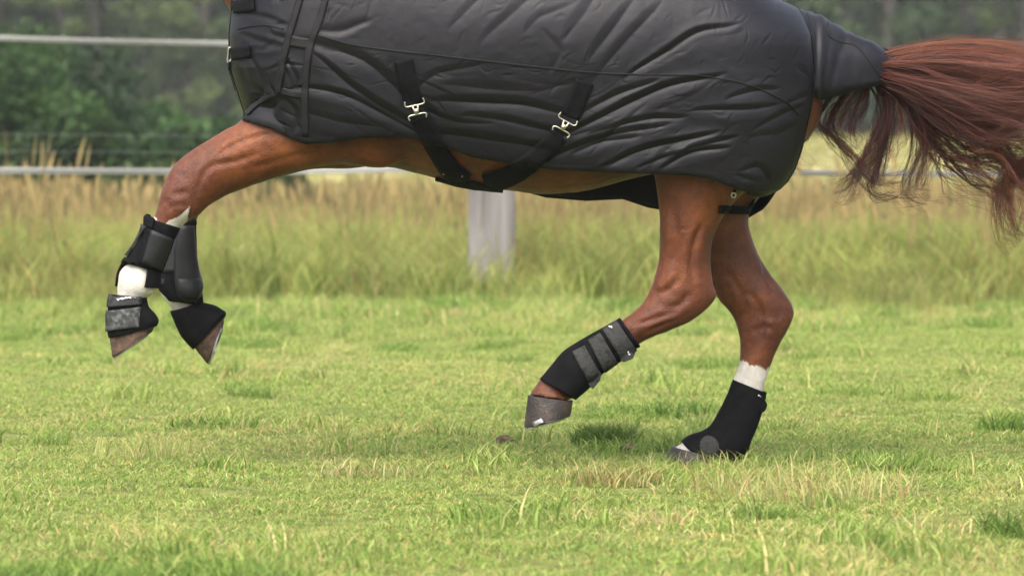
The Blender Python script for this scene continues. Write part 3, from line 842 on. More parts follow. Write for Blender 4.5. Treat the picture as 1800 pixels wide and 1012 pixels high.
for sg in (-1, 1):        # haunches and shoulders, ears, sheath/flank folds
    parts.append(loft([(1120, 20, 1330, -20, .06, -.16 * sg), (1130, 120, 1420, 90, .11, -.18 * sg), (1150, 200, 1405, 200, .10, -.16 * sg), (1165, 290, 1330, 300, .07, -.15 * sg)], 24, 4))
    parts.append(loft([(250, -475, 222, -470, .02, .06 * sg), (245, -520, 212, -515, .022, .075 * sg), (225, -565, 218, -563, .006, .085 * sg)], 10, 3))
bv, bf = merge(parts)
bme = mesh_from('body_raw', bv, bf)
fix_normals(bme)
tmp = bpy.data.objects.new('tmp_body', bme); C.objects.link(tmp)
rm = tmp.modifiers.new('r', 'REMESH'); rm.mode = 'VOXEL'; rm.voxel_size = 0.0065
sm = tmp.modifiers.new('s', 'SMOOTH'); sm.factor = 0.5; sm.iterations = 4
dg = bpy.context.evaluated_depsgraph_get()
body_me = bpy.data.meshes.new_from_object(tmp.evaluated_get(dg))
bpy.data.objects.remove(tmp)
body_me.name = 'body'
nv = len(body_me.vertices)
co_ = np.empty(nv * 3); body_me.vertices.foreach_get('co', co_); co_ = co_.reshape(-1, 3)
no_ = np.empty(nv * 3); body_me.vertices.foreach_get('normal', no_); no_ = no_.reshape(-1, 3)
pxb = proj(co_)
# tendons, muscle edges and joint bones, traced as strokes (px); (line, width, depth, ridge)
NEAR_STROKES = [
    ([(372, 290), (400, 262), (440, 243), (500, 232)], 6, .006, .5), ([(345, 350), (352, 318), (372, 292), (420, 282), (470, 262)], 7, .007, .5),
    ([(430, 300), (480, 285), (540, 270), (590, 268)], 8, .005, .5), ([(300, 345), (318, 338), (335, 340)], 6, .004, .5), ([(292, 372), (310, 360), (330, 362)], 5, .004, .5),
    ([(318, 300), (330, 322), (322, 345)], 7, .004, -.4), ([(285, 352), (297, 356), (300, 372)], 5, .004, .5), ([(355, 262), (385, 246), (430, 226)], 6, .003, .4),
    ([(1180, 470), (1186, 440), (1188, 400), (1182, 360)], 9, .006, .5), ([(1225, 500), (1215, 460), (1222, 420), (1240, 380)], 7, .007, .5), ([(1150, 520), (1180, 505), (1195, 478)], 7, .005, .6),
    ([(1160, 545), (1195, 535), (1215, 510)], 8, .006, .5), ([(1110, 572), (1150, 560), (1200, 545)], 6, .005, .5), ([(1130, 588), (1165, 570), (1200, 560)], 5, .004, .5), ([(1192, 405), (1200, 402), (1208, 404)], 3, .003, .6)]
FAR_STROKES = [
    ([(1300, 500), (1330, 530), (1340, 570), (1332, 620)], 8, .006, .5), ([(1335, 440), (1350, 490), (1362, 525)], 6, .006, .5), ([(1275, 470), (1300, 510), (1315, 545)], 8, .004, .5),
    ([(1318, 585), (1340, 575), (1362, 580)], 6, .004, .5), ([(1345, 560), (1362, 556), (1372, 562)], 5, .004, -.5)]
TRUNK_STROKES = [([(600, 262), (680, 275), (760, 290)], 14, .006, .4), ([(860, 318), (950, 325), (1050, 318)], 12, .004, .4)]
wn_ = np.clip(-no_[:, 1] * 1.6, 0, 1)
nearm = (co_[:, 1] < -0.02)
NEAR_STROKES = [(l, w * .72, a * (1.0 if l[0][0] > 700 else .6), r) for l, w, a, r in NEAR_STROKES]; FAR_STROKES = [(l, w * .75, a * 1.0, r) for l, w, a, r in FAR_STROKES]
dn = stroke_field(pxb, NEAR_STROKES + TRUNK_STROKES) * wn_ * nearm + stroke_field(pxb, FAR_STROKES) * wn_ * (~nearm)
und = (fbm(co_[:, 0] * 14 + 5, co_[:, 2] * 14 + co_[:, 1] * 9, 91, 3) - 0.5) * 0.006
co_ = co_ + no_ * (dn + und)[:, None]
body_me.vertices.foreach_set('co', co_.ravel()); body_me.update()
body_me.polygons.foreach_set('use_smooth', [True] * len(body_me.polygons))
# markings
white = np.zeros(nv); rz_ = np.zeros(nv)
def axis_t(secs):
    r = sections3d(secs); return (r[:, :3] + r[:, 3:6]) / 2
def mark(secs, i0, i1, near, soft=0.02):
    """white between two stations of a leg"""
    A = axis_t(secs); A = A[max(0, i0 - 2):i1 + 1]
    base_ = 2 if i0 >= 2 else i0
    sel = np.where(((co_[:, 1] < -0.02) if near else (co_[:, 1] > 0.02)) & (co_[:, 2] < A[:, 2].max() + 0.1))[0]
    q = co_[sel]; best = np.full(len(q), 9.); s = np.zeros(len(q))
    lens = np.concatenate([[0], np.cumsum(np.linalg.norm(np.diff(A, axis=0), axis=1))])
    for k in range(len(A) - 1):
        e = A[k + 1] - A[k]; t = np.clip(((q - A[k]) @ e) / (e @ e), 0, 1)
        d = np.linalg.norm(q - A[k] - t[:, None] * e, axis=1); m_ = d < best
        best[m_] = d[m_]; s[m_] = lens[k] + t[m_] * (lens[k + 1] - lens[k])
    s = s + 0.022 * (fbm(q[:, 0] * 75, q[:, 1] * 75 + q[:, 2] * 8, 7, 3) - .5)
    w = np.clip((s - lens[base_]) / soft + 0.5, 0, 1) * (best < 0.09)
    white[sel] = np.maximum(white[sel], w)
mark(NEAR_FORE, 10, 15, True, 0.03)
mark(FAR_FORE, 9, 13, False)
mark(FAR_HIND, 11, 17, False)
pw = pxb
# the white of the near foreleg runs up in a point at the back of the knee
def poly_soft(q, poly, soft):
    poly = np.array(poly, float); ins = np.zeros(len(q), bool); dmin = np.full(len(q), 1e9)
    for a_, b_ in zip(poly, np.roll(poly, -1, 0)):
        c_ = (a_[1] > q[:, 1]) != (b_[1] > q[:, 1])
        xi = (b_[0] - a_[0]) * (q[:, 1] - a_[1]) / (b_[1] - a_[1] + 1e-9) + a_[0]
        ins ^= c_ & (q[:, 0] < xi)
        e = b_ - a_; t = np.clip(((q - a_) @ e) / (e @ e), 0, 1); dmin = np.minimum(dmin, np.linalg.norm(q - a_ - t[:, None] * e, axis=1))
    return np.clip(.5 + np.where(ins, dmin, -dmin) / soft, 0, 1)
white = np.maximum(white, nearm * poly_soft(pw, [(334, 362), (324, 412), (262, 412), (270, 380), (276, 384), (279, 400), (286, 399), (297, 387), (314, 381)], 6))
rz_ = np.exp(-(((pw[:, 0] - 318) / 45) ** 2 + ((pw[:, 1] - 335) / 50) ** 2)) * 0.8 + np.exp(-(((pw[:, 0] - 1190) / 90) ** 2 + ((pw[:, 1] - 545) / 60) ** 2)) * 0.75 + np.exp(-(((pw[:, 0] - 1345) / 60) ** 2 + ((pw[:, 1] - 585) / 60) ** 2)) * 0.6
add_attr(body_me, 'white', white); add_attr(body_me, 'rough_zone', np.clip(rz_, 0, 1))

hf = P(1240, 812, YF)
horse = empty('horse', (hf.x, 0.0, 0.0), 'chestnut horse with white socks cantering in a black rug and leg boots', 'horse')
body = obj('body', body_me, M['coat'], horse)
BB = bvh_of(body_me)

def hoof(c1, c2, s1, s2, Y, wc, ws, mat, shoe=True):
    C1, C2, S1, S2 = [np.array(P(*q, Y)) for q in (c1, c2, s1, s2)]
    rows = []
    for t in (0, .12, .5, .86, .97, 1.0):
        tr = .06 if t == 1.0 else (.015 if t == .97 else 0)
        a1, a2 = C1 * (1 - t) + S1 * t, C2 * (1 - t) + S2 * t
        rows.append(list(a1 * (1 - tr) + a2 * tr) + list(a2) + [wc * (1 - t) + ws * t + 0.002 * math.sin(t * 3.14)])
    v, f = loft(None, 30, 4, True, 0.92, raw=np.array(rows))
    v = v + (RNG.normal(0, 0.0004, v.shape))
    h = obj('hoof', mesh_from('hoof', v, f), mat, horse)
    fix_normals(h.data)
    if shoe:
        ax = (S1 - C1 + S2 - C2); ax /= np.linalg.norm(ax)
        c = (S1 + S2) / 2; e = (S1 - c)
        ring, n = [], 40
        for i in range(n + 1):
            th = -2.5 + 5.0 * i / n
            ring.append((math.cos(th), math.sin(th)))
        V, F = [], []
        for ct, st in ring:
            for k, o_ in ((0.965, -0.001), (0.955, 0.005), (0.70, 0.005), (0.70, -0.001)):
                V.append(c + e * k * ct + np.array((0, -ws * k * st, 0)) + ax * o_)
        for i in range(n):
            for k in range(4):
                a, b_ = i * 4 + k, i * 4 + (k + 1) % 4
                F.append((a, b_, b_ + 4, a + 4))
        F += [(0, 1, 2, 3), (4 * n + 3, 4 * n + 2, 4 * n + 1, 4 * n)]
        s = obj('horseshoe', mesh_from('horseshoe', V, F, smooth=False), M['shoe'], h)
        fix_normals(s.data)
    return h
hoof((192, 588), (275, 566), (198, 630), (267, 583), YN, .052, .062, M['hoof_muddy'])
hoof((338, 606), (393, 553), (366, 641), (393, 566), YF, .05, .06, M['hoof_muddy'])
hh = hoof((928, 694), (1007, 704), (921, 752), (1003, 730), YN, .054, .066, M['hoof'])
hoof((1180, 784), (1256, 800), (1166, 814), (1262, 816), YF, .054, .064, M['hoof'], False)
HB = bvh_of(hh.data)
o = obj('toe_clip', patch([(938, 742), (952, 735), (957, 742), (940, 751)], [HB], 0.004, 0.004, 4, 4), M['shoe'], hh)

# ------------------------------------------------------------------ tail hair
HV, HF, HT = [], [], []
hair_n = 0
def strands(guide, n, r0, r1, Y0=0.0, thick=0.00062, tint=(0.2, 0.8), wav=0.022, seg=30, depth=1.0, vary=0.25):
    """n hairs following a traced guide; r0, r1 = spread in metres at root and tip"""
    global hair_n
    G = []
    for g_ in guide:
        G.append(np.array(P(g_[0], g_[1], g_[2] if len(g_) > 2 else Y0)))
    n = int(n * 1.6)
    Lc = catmull(np.array(G), 10)
    s = np.linspace(0, len(Lc) - 1, seg + 1)
    ncl = max(4, n // 15)
    cc_ = RNG.normal(0, .5, (ncl, 2)); cp = RNG.uniform(0, 6.28, ncl); cf = RNG.uniform(4, 11, ncl); ct_ = RNG.uniform(*tint, ncl); ca = RNG.uniform(.4, 1.7, ncl)
    for i in range(n):
        kc = RNG.integers(ncl)
        cut = 1 - vary * RNG.uniform() ** 2
        ss = s * cut
        k = np.minimum(ss.astype(int), len(Lc) - 2); f = (ss - k)[:, None]
        L = Lc[k] * (1 - f) + Lc[k + 1] * f
        T = np.gradient(L, axis=0); T /= np.maximum(np.linalg.norm(T, axis=1)[:, None], 1e-9)
        Nn = np.stack([-T[:, 2], np.zeros(len(T)), T[:, 0]], 1)
        a, b_ = cc_[kc] * 1.15 + RNG.normal(0, 0.075, 2)
        if RNG.uniform() < .07: a, b_ = RNG.normal(0, .8, 2)
        t = np.linspace(0, 1, seg + 1)
        sp = (r0 * (1 - t) + r1 * t) * np.clip(.4 + t / .15, .4, 1)
        ph, fq = cp[kc] + RNG.normal(0, .35), cf[kc] * RNG.uniform(.93, 1.07)
        wv = ca[kc] * wav * (np.sin(ph + fq * t) * t ** .7 + 0.3 * np.sin(ph * 3 + fq * 2.3 * t) * t)
        off = (a * sp + wv)[:, None] * Nn
        off[:, 1] += b_ * sp * depth + 0.7 * wav * np.cos(ph * 2 + fq * t) * t
        L = L + off
        w = thick * RNG.uniform(0.7, 1.3) * np.clip(1.05 - t, 0.18, 1) ** 0.5
        o0 = hair_n
        tn = np.clip(.65 * ct_[kc] + .35 * RNG.uniform(*tint), 0, 1)
        B = np.stack([np.zeros(len(T)), np.ones(len(T)), np.zeros(len(T))], 1)
        for c_, s_ in ((1, 0), (-0.5, 0.87), (-0.5, -0.87)):
            HV.append(L + (Nn * c_ + B * s_) * w[:, None])
        # stored as 3 consecutive runs of seg+1
        m_ = seg + 1
        q = np.arange(seg)
        for u, v_ in ((0, 1), (1, 2), (2, 0)):
            HF.append(np.stack([o0 + u * m_ + q, o0 + v_ * m_ + q, o0 + v_ * m_ + q + 1, o0 + u * m_ + q + 1], 1))
        HT.append(np.full(3 * m_, tn))
        hair_n += 3 * m_

def lock(name_parent=None):
    """close the hairs gathered so far into one mesh"""
    global HV, HF, HT, hair_n
    me = mesh_np('hair', np.vstack(HV), np.vstack(HF)); add_attr(me, 'tint', np.concatenate(HT))
    HV, HF, HT, hair_n = [], [], [], 0
    return me

# main brush of the tail
strands([(1530, 114), (1585, 104), (1650, 97), (1730, 100), (1820, 118), (1930, 140)], 260, .012, .035, wav=.005, tint=(.45, .95), depth=2)
strands([(1530, 118), (1590, 116), (1660, 116), (1740, 130), (1830, 150), (1940, 210)], 330, .02, .07, wav=.009, tint=(.35, .85), depth=2)
strands([(1530, 120), (1590, 122), (1660, 132), (1740, 150), (1820, 175), (1930, 260)], 360, .022, .11, tint=(.25, .75), depth=2)
strands([(1530, 124), (1580, 140), (1640, 168), (1710, 192), (1790, 200), (1900, 180)], 330, .022, .09, tint=(.2, .65), depth=2)
strands([(1530, 128), (1575, 152), (1625, 195), (1680, 235), (1740, 245), (1820, 215)], 130, .02, .07, tint=(.1, .5), depth=2)
strands([(1545, 132), (1600, 165), (1650, 215), (1700, 246), (1765, 228), (1830, 190)], 60, .014, .04, tint=(.05, .4), depth=2)
strands([(1860, 110, -.05), (1800, 140, -.06), (1750, 172, -.06), (1712, 210, -.05), (1700, 245, -.03)], 190, .06, .03, tint=(.45, .95), depth=1)
strands([(1900, 150, -.06), (1830, 170, -.07), (1780, 200, -.06), (1740, 235, -.05), (1725, 262, -.03)], 170, .06, .03, tint=(.4, .9), depth=1)
main_me = lock()
tail = obj('tail', main_me, M['hair'], horse)
def hair_lock(specs):
    for s in specs: strands(**s)
    obj('hair_lock', lock(), M['hair'], tail)
D = dict
hair_lock([D(guide=[(1540, 135), (1556, 165), (1560, 200), (1549, 252), (1536, 305), (1532, 332)], n=190, r0=.022, r1=.020, tint=(.02, .45), vary=.5, wav=.012),
           D(guide=[(1540, 300), (1535, 328), (1548, 345), (1582, 349), (1622, 342), (1662, 334)], n=16, r0=.008, r1=.012, tint=(.05, .4), vary=.6)])
hair_lock([D(guide=[(1550, 150), (1562, 190), (1545, 245), (1512, 305), (1488, 333), (1462, 339)], n=110, r0=.02, r1=.022, tint=(.1, .6), vary=.4)])
hair_lock([D(guide=[(1525, 148), (1514, 168), (1495, 208), (1494, 235), (1500, 265)], n=60, r0=.012, r1=.012, tint=(.3, .9), vary=.5),
           D(guide=[(1525, 148), (1512, 172), (1496, 212), (1500, 250)], n=40, r0=.014, r1=.012, tint=(.05, .5), vary=.3)])
hair_lock([D(guide=[(1500, 155), (1482, 175), (1463, 208), (1466, 238), (1503, 282), (1534, 311), (1570, 315), (1600, 303)], n=46, r0=.014, r1=.014, tint=(.1, .6), vary=.5),
           D(guide=[(1500, 150), (1484, 172), (1464, 206), (1463, 232), (1480, 256)], n=60, r0=.016, r1=.01, tint=(.3, .95), vary=.5)])
hair_lock([D(guide=[(1470, 150), (1450, 178), (1420, 218), (1410, 250), (1407, 275), (1420, 303)], n=34, r0=.01, r1=.006, tint=(.05, .4), vary=.5)])
hair_lock([D(guide=[(1475, 155), (1453, 186), (1443, 216), (1474, 244), (1507, 290), (1545, 330), (1590, 348)], n=30, r0=.012, r1=.012, tint=(.05, .5), vary=.5)])
hair_lock([D(guide=[(1575, 150), (1605, 190), (1616, 225), (1615, 273), (1602, 317), (1606, 340), (1633, 349)], n=110, r0=.026, r1=.022, tint=(.1, .7), vary=.75, wav=.016)])
hair_lock([D(guide=[(1580, 155), (1622, 205), (1634, 240), (1630, 280), (1614, 332)], n=80, r0=.024, r1=.022, tint=(.05, .55), vary=.7, wav=.014)])
hair_lock([D(guide=[(1560, 145), (1580, 185), (1582, 225), (1570, 262), (1556, 290)], n=34, r0=.02, r1=.03, tint=(.4, 1.0), vary=.5)])
hair_lock([D(guide=[(1585, 160), (1625, 222), (1660, 250), (1712, 254), (1765, 222), (1830, 190)], n=55, r0=.018, r1=.035, tint=(.02, .3))])
hair_lock([D(guide=[(1590, 165), (1630, 245), (1665, 280), (1728, 290), (1800, 296), (1880, 300)], n=70, r0=.03, r1=.06, tint=(.15, .7)),
           D(guide=[(1640, 235), (1690, 275), (1745, 300), (1800, 330), (1860, 380)], n=70, r0=.04, r1=.07, tint=(.3, .9))])
hair_lock([D(guide=[(1880, 200), (1830, 262), (1792, 300), (1768, 322), (1763, 350), (1772, 405), (1793, 428)], n=150, r0=.05, r1=.02, tint=(.25, .9), vary=.4)])
hair_lock([D(guide=[(1740, 225), (1770, 262), (1795, 310), (1812, 360), (1800, 420)], n=90, r0=.05, r1=.03, tint=(.4, 1.0), vary=.4)])
hair_lock([D(guide=[(1700, 240), (1755, 262), (1800, 300), (1850, 350)], n=110, r0=.05, r1=.08, tint=(.3, .9))])
hair_lock([D(guide=[(1640, 270), (1652, 300), (1676, 328), (1716, 350), (1758, 366)], n=14, r0=.016, r1=.012, tint=(.1, .6), vary=.6),
           D(guide=[(1660, 280), (1700, 318), (1755, 345), (1775, 380)], n=36, r0=.03, r1=.02, tint=(.3, .8), vary=.5)])
hair_lock([D(guide=[(1530, 118), (1600, 104), (1700, 98), (1850, 112)], n=10, r0=.02, r1=.06, tint=(.4, 1.0), wav=.012)])

# ------------------------------------------------------------------ rug
rug = empty('horse_rug', (P(900, 300, 0).x, 0, 0), 'black nylon turnout rug with crossed belly straps worn by the horse', 'horse rug')
WR = 0.335
def lut(pts, Y):
    w = [P(px, py, Y) for px, py in pts]
    return np.array([(q.x, q.z) for q in w])
hemN = lut([(400, 205), (432, 211), (470, 222), (510, 242), (535, 251), (580, 248), (640, 240), (700, 238), (760, 250), (830, 274), (900, 287), (980, 297), (1060, 300), (1140, 303), (1210, 306), (1250, 312), (1290, 328), (1318, 342), (1345, 347), (1372, 344), (1440, 338)], -WR)
hemF = lut([(392, 214), (430, 218), (530, 262), (590, 287), (650, 287), (760, 300), (900, 328), (960, 344), (1030, 350), (1095, 347), (1140, 362), (1200, 372), (1290, 382), (1320, 381), (1345, 370), (1430, 360)], WR)
topL = lut([(395, -70), (450, -140), (520, -165), (620, -185), (700, -162), (800, -138), (960, -124), (1120, -112), (1210, -92), (1290, -50), (1360, -4), (1400, 14), (1422, 24), (1445, 60)], 0)
def edge_lut(pts, Y):
    w = lut(pts, Y); w = w[np.argsort(w[:, 1])]; return w[:, 1], w[:, 0]
eLz, eLx = edge_lut([(402, -200), (408, 0), (402, 60), (404, 120), (418, 165), (428, 195), (430, 215), (430, 260)], -.08)
eRz, eRx = edge_lut([(1395, -60), (1412, 14), (1428, 60), (1434, 130), (1430, 175), (1419, 225), (1410, 265), (1399, 297), (1386, 320), (1372, 334), (1352, 344), (1340, 348), (1340, 390)], -.22)
eFz, eFx = edge_lut([(1395, -60), (1420, 14), (1430, 60), (1434, 130), (1428, 200), (1400, 270), (1360, 340), (1346, 360), (1335, 372), (1310, 384), (1305, 400)], .22)
ns_, nN, nF = 620, 330, 60
S = np.linspace(0, 1, ns_)
S = S - 0.02 * np.sin(2 * math.pi * S)
zw_px = 95
def rug_pt(s, t, side):
    """s along the body, t from the spine (0) to the hem (1)"""
    hem = hemN if side < 0 else hemF
    ez, ex = (eRz, eRx) if side < 0 else (eFz, eFx)
    x = P(430, 100, 0).x + s * (P(1425, 100, 0).x - P(430, 100, 0).x)
    t1 = 0.42
    z = np.zeros_like(x)
    for it in range(6):
        zt = np.interp(x, topL[:, 0], topL[:, 1]); zh = np.interp(x, hem[:, 0], hem[:, 1])
        zw = P(900, zw_px, 0).z + 0 * x
        zw = np.minimum(zw, zt - 0.05)
        th = np.clip(t / t1, 0, 1) * math.pi / 2
        u = np.clip((t - t1) / (1 - t1), 0, 1)
        z = np.where(t < t1, zw + (zt - zw) * np.cos(th) ** 0.85, zw + (zh - zw) * u)
        xl = np.interp(z, eLz, eLx); xr = np.interp(z, ez, ex)
        x = xl + s * (xr - xl)
    f = np.clip(s / 0.17, 0, 1); fr = np.clip((1 - s) / 0.16, 0, 1)
    W = WR * (0.16 + 0.84 * np.sqrt(np.clip(1 - (1 - f) ** 2, 0, 1))) * (0.55 + 0.45 * np.sqrt(np.clip(1 - (1 - fr) ** 2, 0, 1)))
    W = W * (0.93 + 0.07 * np.cos((s - 0.6) * 4))
    y = np.where(t < t1, np.sin(th) ** 0.9, 1 - (0.10 + 0.15 * np.exp(-((s - .45) / .22) ** 2)) * u ** 1.7) * W * side
    return x, y, z
tN = np.linspace(1, 0, nN); tF = np.linspace(0, 1, nF)[1:]
rows = []
for t in tN: rows.append(np.stack(rug_pt(S, np.full(ns_, t), -1), 1))
for t in tF: rows.append(np.stack(rug_pt(S, np.full(ns_, t), 1), 1))
rv = np.vstack(rows); nrow = len(rows)
ii, jj = np.meshgrid(np.arange(nrow - 1), np.arange(ns_ - 1), indexing='ij')
a = (ii * ns_ + jj).ravel()
rq = np.stack([a, a + 1, a + ns_ + 1, a + ns_], 1)
G = rv.reshape(nrow, ns_, 3)
du = np.gradient(G, axis=1); dv = np.gradient(G, axis=0)
nn = np.cross(du, dv).reshape(-1, 3); nn /= np.maximum(np.linalg.norm(nn, axis=1)[:, None], 1e-9)
if nn[(nN // 2) * ns_ + ns_ // 2, 1] > 0: nn = -nn
pr = proj(rv)
VAL = [  # traced valleys: (line, width px, depth m, ridge)
    ([(567, 108), (622, 157), (691, 200), (740, 226)], 10, .016, .8), ([(539, 155), (601, 167), (660, 195), (720, 228)], 9, .014, .7),
    ([(556, 78), (640, 108), (700, 160), (760, 200)], 13, .016, .5), ([(545, 200), (600, 215), (660, 222)], 9, .006, .6),
    ([(440, 100), (462, 150), (452, 180), (430, 196)], 8, .014, .8), ([(420, 120), (440, 150), (470, 168)], 7, .010, .7), ([(430, 62), (455, 72), (490, 80)], 6, .008, .7), ([(440, 25), (470, 32), (500, 42)], 6, .006, .6),
    ([(505, 110), (520, 140), (515, 160)], 7, .010, .7), ([(500, 175), (515, 190), (520, 215), (515, 235)], 8, .014, .8), ([(490, 180), (470, 205), (480, 225)], 8, .010, .7),
    ([(780, 178), (850, 182), (920, 186), (985, 200)], 13, .018, .6), ([(829, 205), (890, 214), (969, 232)], 10, .012, .8), ([(770, 236), (850, 246), (960, 262)], 12, .012, .6), ([(800, 150), (870, 158), (930, 160)], 12, .006, .6),
    ([(740, 150), (770, 130), (830, 118)], 9, .006, .6), ([(760, 200), (800, 215), (850, 218)], 8, .008, .7),
    ([(1118, 124), (1173, 91), (1226, 57), (1280, 47)], 8, .015, .8), ([(1180, 100), (1235, 70), (1290, 60)], 12, .004, .5),
    ([(999, 236), (1067, 202), (1120, 176), (1180, 151), (1250, 137)], 10, .018, .9), ([(1062, 228), (1139, 210), (1190, 208)], 8, .012, .8), ([(984, 272), (1067, 240), (1150, 225)], 9, .014, .8),
    ([(1075, 287), (1139, 262), (1230, 242)], 9, .015, .9), ([(1173, 291), (1218, 268), (1268, 262)], 8, .013, .8), ([(1128, 293), (1177, 274), (1200, 268)], 6, .008, .8), ([(1235, 194), (1309, 193), (1352, 188)], 8, .010, .8),
    ([(1222, 258), (1278, 246)], 7, .010, .8), ([(1020, 265), (1060, 250), (1110, 243)], 8, .010, .8), ([(1040, 190), (1090, 165), (1140, 148)], 9, .012, .7), ([(1290, 170), (1330, 160), (1360, 158)], 8, .008, .7),
    ([(1340, 220), (1380, 200), (1405, 190)], 8, .008, .7), ([(1330, 240), (1370, 235), (1400, 220)], 10, .006, .6), ([(1310, 300), (1335, 296), (1350, 315)], 9, .012, .7), ([(1300, 310), (1330, 320), (1355, 318)], 8, .008, .6),
    ([(1044, 94), (1075, 55), (1105, 12)], 12, .008, .7), ([(1067, 112), (1108, 65), (1150, 20)], 12, .008, .7), ([(1000, 60), (1030, 20), (1060, -30)], 14, .006, .7), ([(960, 60), (985, 90), (970, 120)], 8, .004, .7),
    ([(860, 60), (905, 20), (950, -20)], 12, .006, .7), ([(800, 40), (830, 10), (860, -20)], 10, .005, .7), ([(930, 50), (950, 30), (1000, 10)], 8, .004, .6), ([(640, 40), (600, 55), (570, 55)], 8, .010, .6),
    ([(1390, 180), (1420, 170), (1430, 160)], 8, .008, .6), ([(1405, 120), (1425, 140), (1430, 170)], 9, .008, .6), ([(690, 110), (700, 150), (720, 190)], 16, .006, .3), ([(1045, 140), (1020, 180), (1000, 215)], 16, .008, .3)]
near_w = np.clip(-rv[:, 1] / 0.05, 0, 1)
fr_ = random.Random(5)
def longer(l, k=.45):
    l = [np.array(q, float) for q in l]
    return [l[0] + (l[0] - l[1]) * k + (0, 3)] + l + [l[-1] + (l[-1] - l[-2]) * k + (0, -3)]
AUTO = []
for i in range(50):
    x0 = fr_.uniform(560, 1400); y0 = fr_.uniform(-40, 320)
    low = min(1, max(0, (y0 - 60) / 120))
    if x0 > 1290 and fr_.random() < .55: continue
    if y0 < 110 and fr_.random() < .45: continue
    t_ = min(1, max(0, (x0 - 780) / 240))
    a_ = R((24 + fr_.gauss(0, 9)) * (1 - t_) + (-24 + fr_.gauss(0, 8)) * t_) if y0 > 115 else R(-48 + fr_.gauss(0, 16))
    l_ = fr_.uniform(22, 75) * (1 + .4 * low); bend = fr_.gauss(0, .16)
    p0 = (x0 - l_ * math.cos(a_ - bend), y0 - l_ * math.sin(a_ - bend)); p2_ = (x0 + l_ * math.cos(a_ + bend), y0 + l_ * math.sin(a_ + bend))
    AUTO.append(([p0, (x0, y0), p2_], fr_.uniform(2.5, 7.5), fr_.uniform(.0006, .0022) * (.15 + .85 * low), fr_.uniform(.3, .9)))
for i in range(240):     # fine crumple of thin nylon
    x0 = fr_.uniform(545, 1410); y0 = fr_.uniform(-30, 330); t_ = min(1, max(0, (x0 - 780) / 240))
    a_ = R((24 + fr_.gauss(0, 26)) * (1 - t_) + (-24 + fr_.gauss(0, 26)) * t_) if y0 > 115 else R(-48 + fr_.gauss(0, 35))
    l_ = fr_.uniform(7, 26); b_ = fr_.gauss(0, .3)
    AUTO.append(([(x0 - l_ * math.cos(a_ - b_), y0 - l_ * math.sin(a_ - b_)), (x0, y0), (x0 + l_ * math.cos(a_ + b_), y0 + l_ * math.sin(a_ + b_))], fr_.uniform(1.6, 3.2), fr_.uniform(.0004, .0012), fr_.uniform(.3, .9)))
for i in range(26):      # gathered cloth over the shoulder, between the chest and the gusset tapes
    x0 = fr_.uniform(425, 530); y0 = fr_.uniform(0, 235); a_ = R(fr_.gauss(25, 28)); l_ = fr_.uniform(14, 34)
    AUTO.append(([(x0 - l_ * math.cos(a_), y0 - l_ * math.sin(a_)), (x0, y0 + fr_.uniform(-4, 4)), (x0 + l_ * math.cos(a_), y0 + l_ * math.sin(a_))], fr_.uniform(2.5, 5), fr_.uniform(.0015, .0035), .7))
disp = stroke_field(pr, [(longer(l), w * .82, a * .52, r * .8) for l, w, a, r in VAL] + AUTO, True) * near_w
# broad soft folds slanting down to the belly, and fine crumple
ang = R(-28)
xr_ = pr[:, 0] * math.cos(ang) - pr[:, 1] * math.sin(ang); yr_ = pr[:, 0] * math.sin(ang) + pr[:, 1] * math.cos(ang)
hind_w = np.clip((pr[:, 0] - 820) / 200, 0, 1); low_w = np.clip((pr[:, 1] - 60) / 120, 0.25, 1)
fa = fbm(xr_ / 190, yr_ / 60, 3, 2) - 0.5
fb = fbm((pr[:, 0] * math.cos(R(25)) + pr[:, 1] * math.sin(R(25))) / 150, (-pr[:, 0] * math.sin(R(25)) + pr[:, 1] * math.cos(R(25))) / 60, 8, 2) - 0.5
disp += (fa * hind_w + fb * (1 - hind_w)) * 0.006 * low_w
rid = 1 - np.abs(2 * fbm(xr_ / 110, yr_ / 34, 17, 2) - 1)
disp += (rid - 0.75) * 0.0008 * low_w
disp += (fbm(pr[:, 0] / 16, pr[:, 1] / 13, 29, 3) - 0.5) * 0.0009
edgew = np.clip(np.minimum(np.tile(S, nrow), 1 - np.tile(S, nrow)) / 0.02, 0.15, 1)
rv = rv + nn * (disp * edgew)[:, None]
# the cloth lies on the horse: push it clear of the shoulder, arm and haunch
for k in np.where(near_w > .5)[0]:
    h_ = BB.ray_cast(Vector((rv[k, 0], -1.2, rv[k, 2])), Vector((0, 1, 0)))
    if h_[0] is not None and rv[k, 1] > h_[0].y - 0.013: rv[k, 1] = h_[0].y - 0.013
rme = mesh_np('rug_cover', rv, rq)
cover = obj('cover', rme, M['rug'], rug)
RB = bvh_of(rme)
G = rv.reshape(nrow, ns_, 3)
def edge_tape(row, w, inward, name='hem_binding', thick=0.004):
    """bound edge: a folded tape over a run of rug vertices (row) and the next runs inside (inward)"""
    V, F = [], []
    for p, q in zip(row, inward):
        p = np.array(p); q = np.array(q); e = p - q; e /= max(np.linalg.norm(e), 1e-9)
        y = np.array((0, 1, 0)) - e * e[1]; y /= max(np.linalg.norm(y), 1e-9)
        tip = p + e * 0.003
        V += [p - e * w - y * thick, tip - y * thick, tip + e * 0.002, tip + y * thick, p - e * w + y * thick]
    n = len(row)
    for i in range(n - 1):
        for k in range(4):
            a = i * 5 + k; F.append((a, a + 5, a + 6, a + 1))
    me = mesh_from(name, V, F); return obj(name, me, M['binding'], rug)
edge_tape(G[0], 0.014, G[6])
edge_tape(G[-1], 0.014, G[-4])
edge_tape(G[:nN, -1], 0.012, G[:nN, -5])
edge_tape(G[:nN, 0], 0.012, G[:nN, 5])

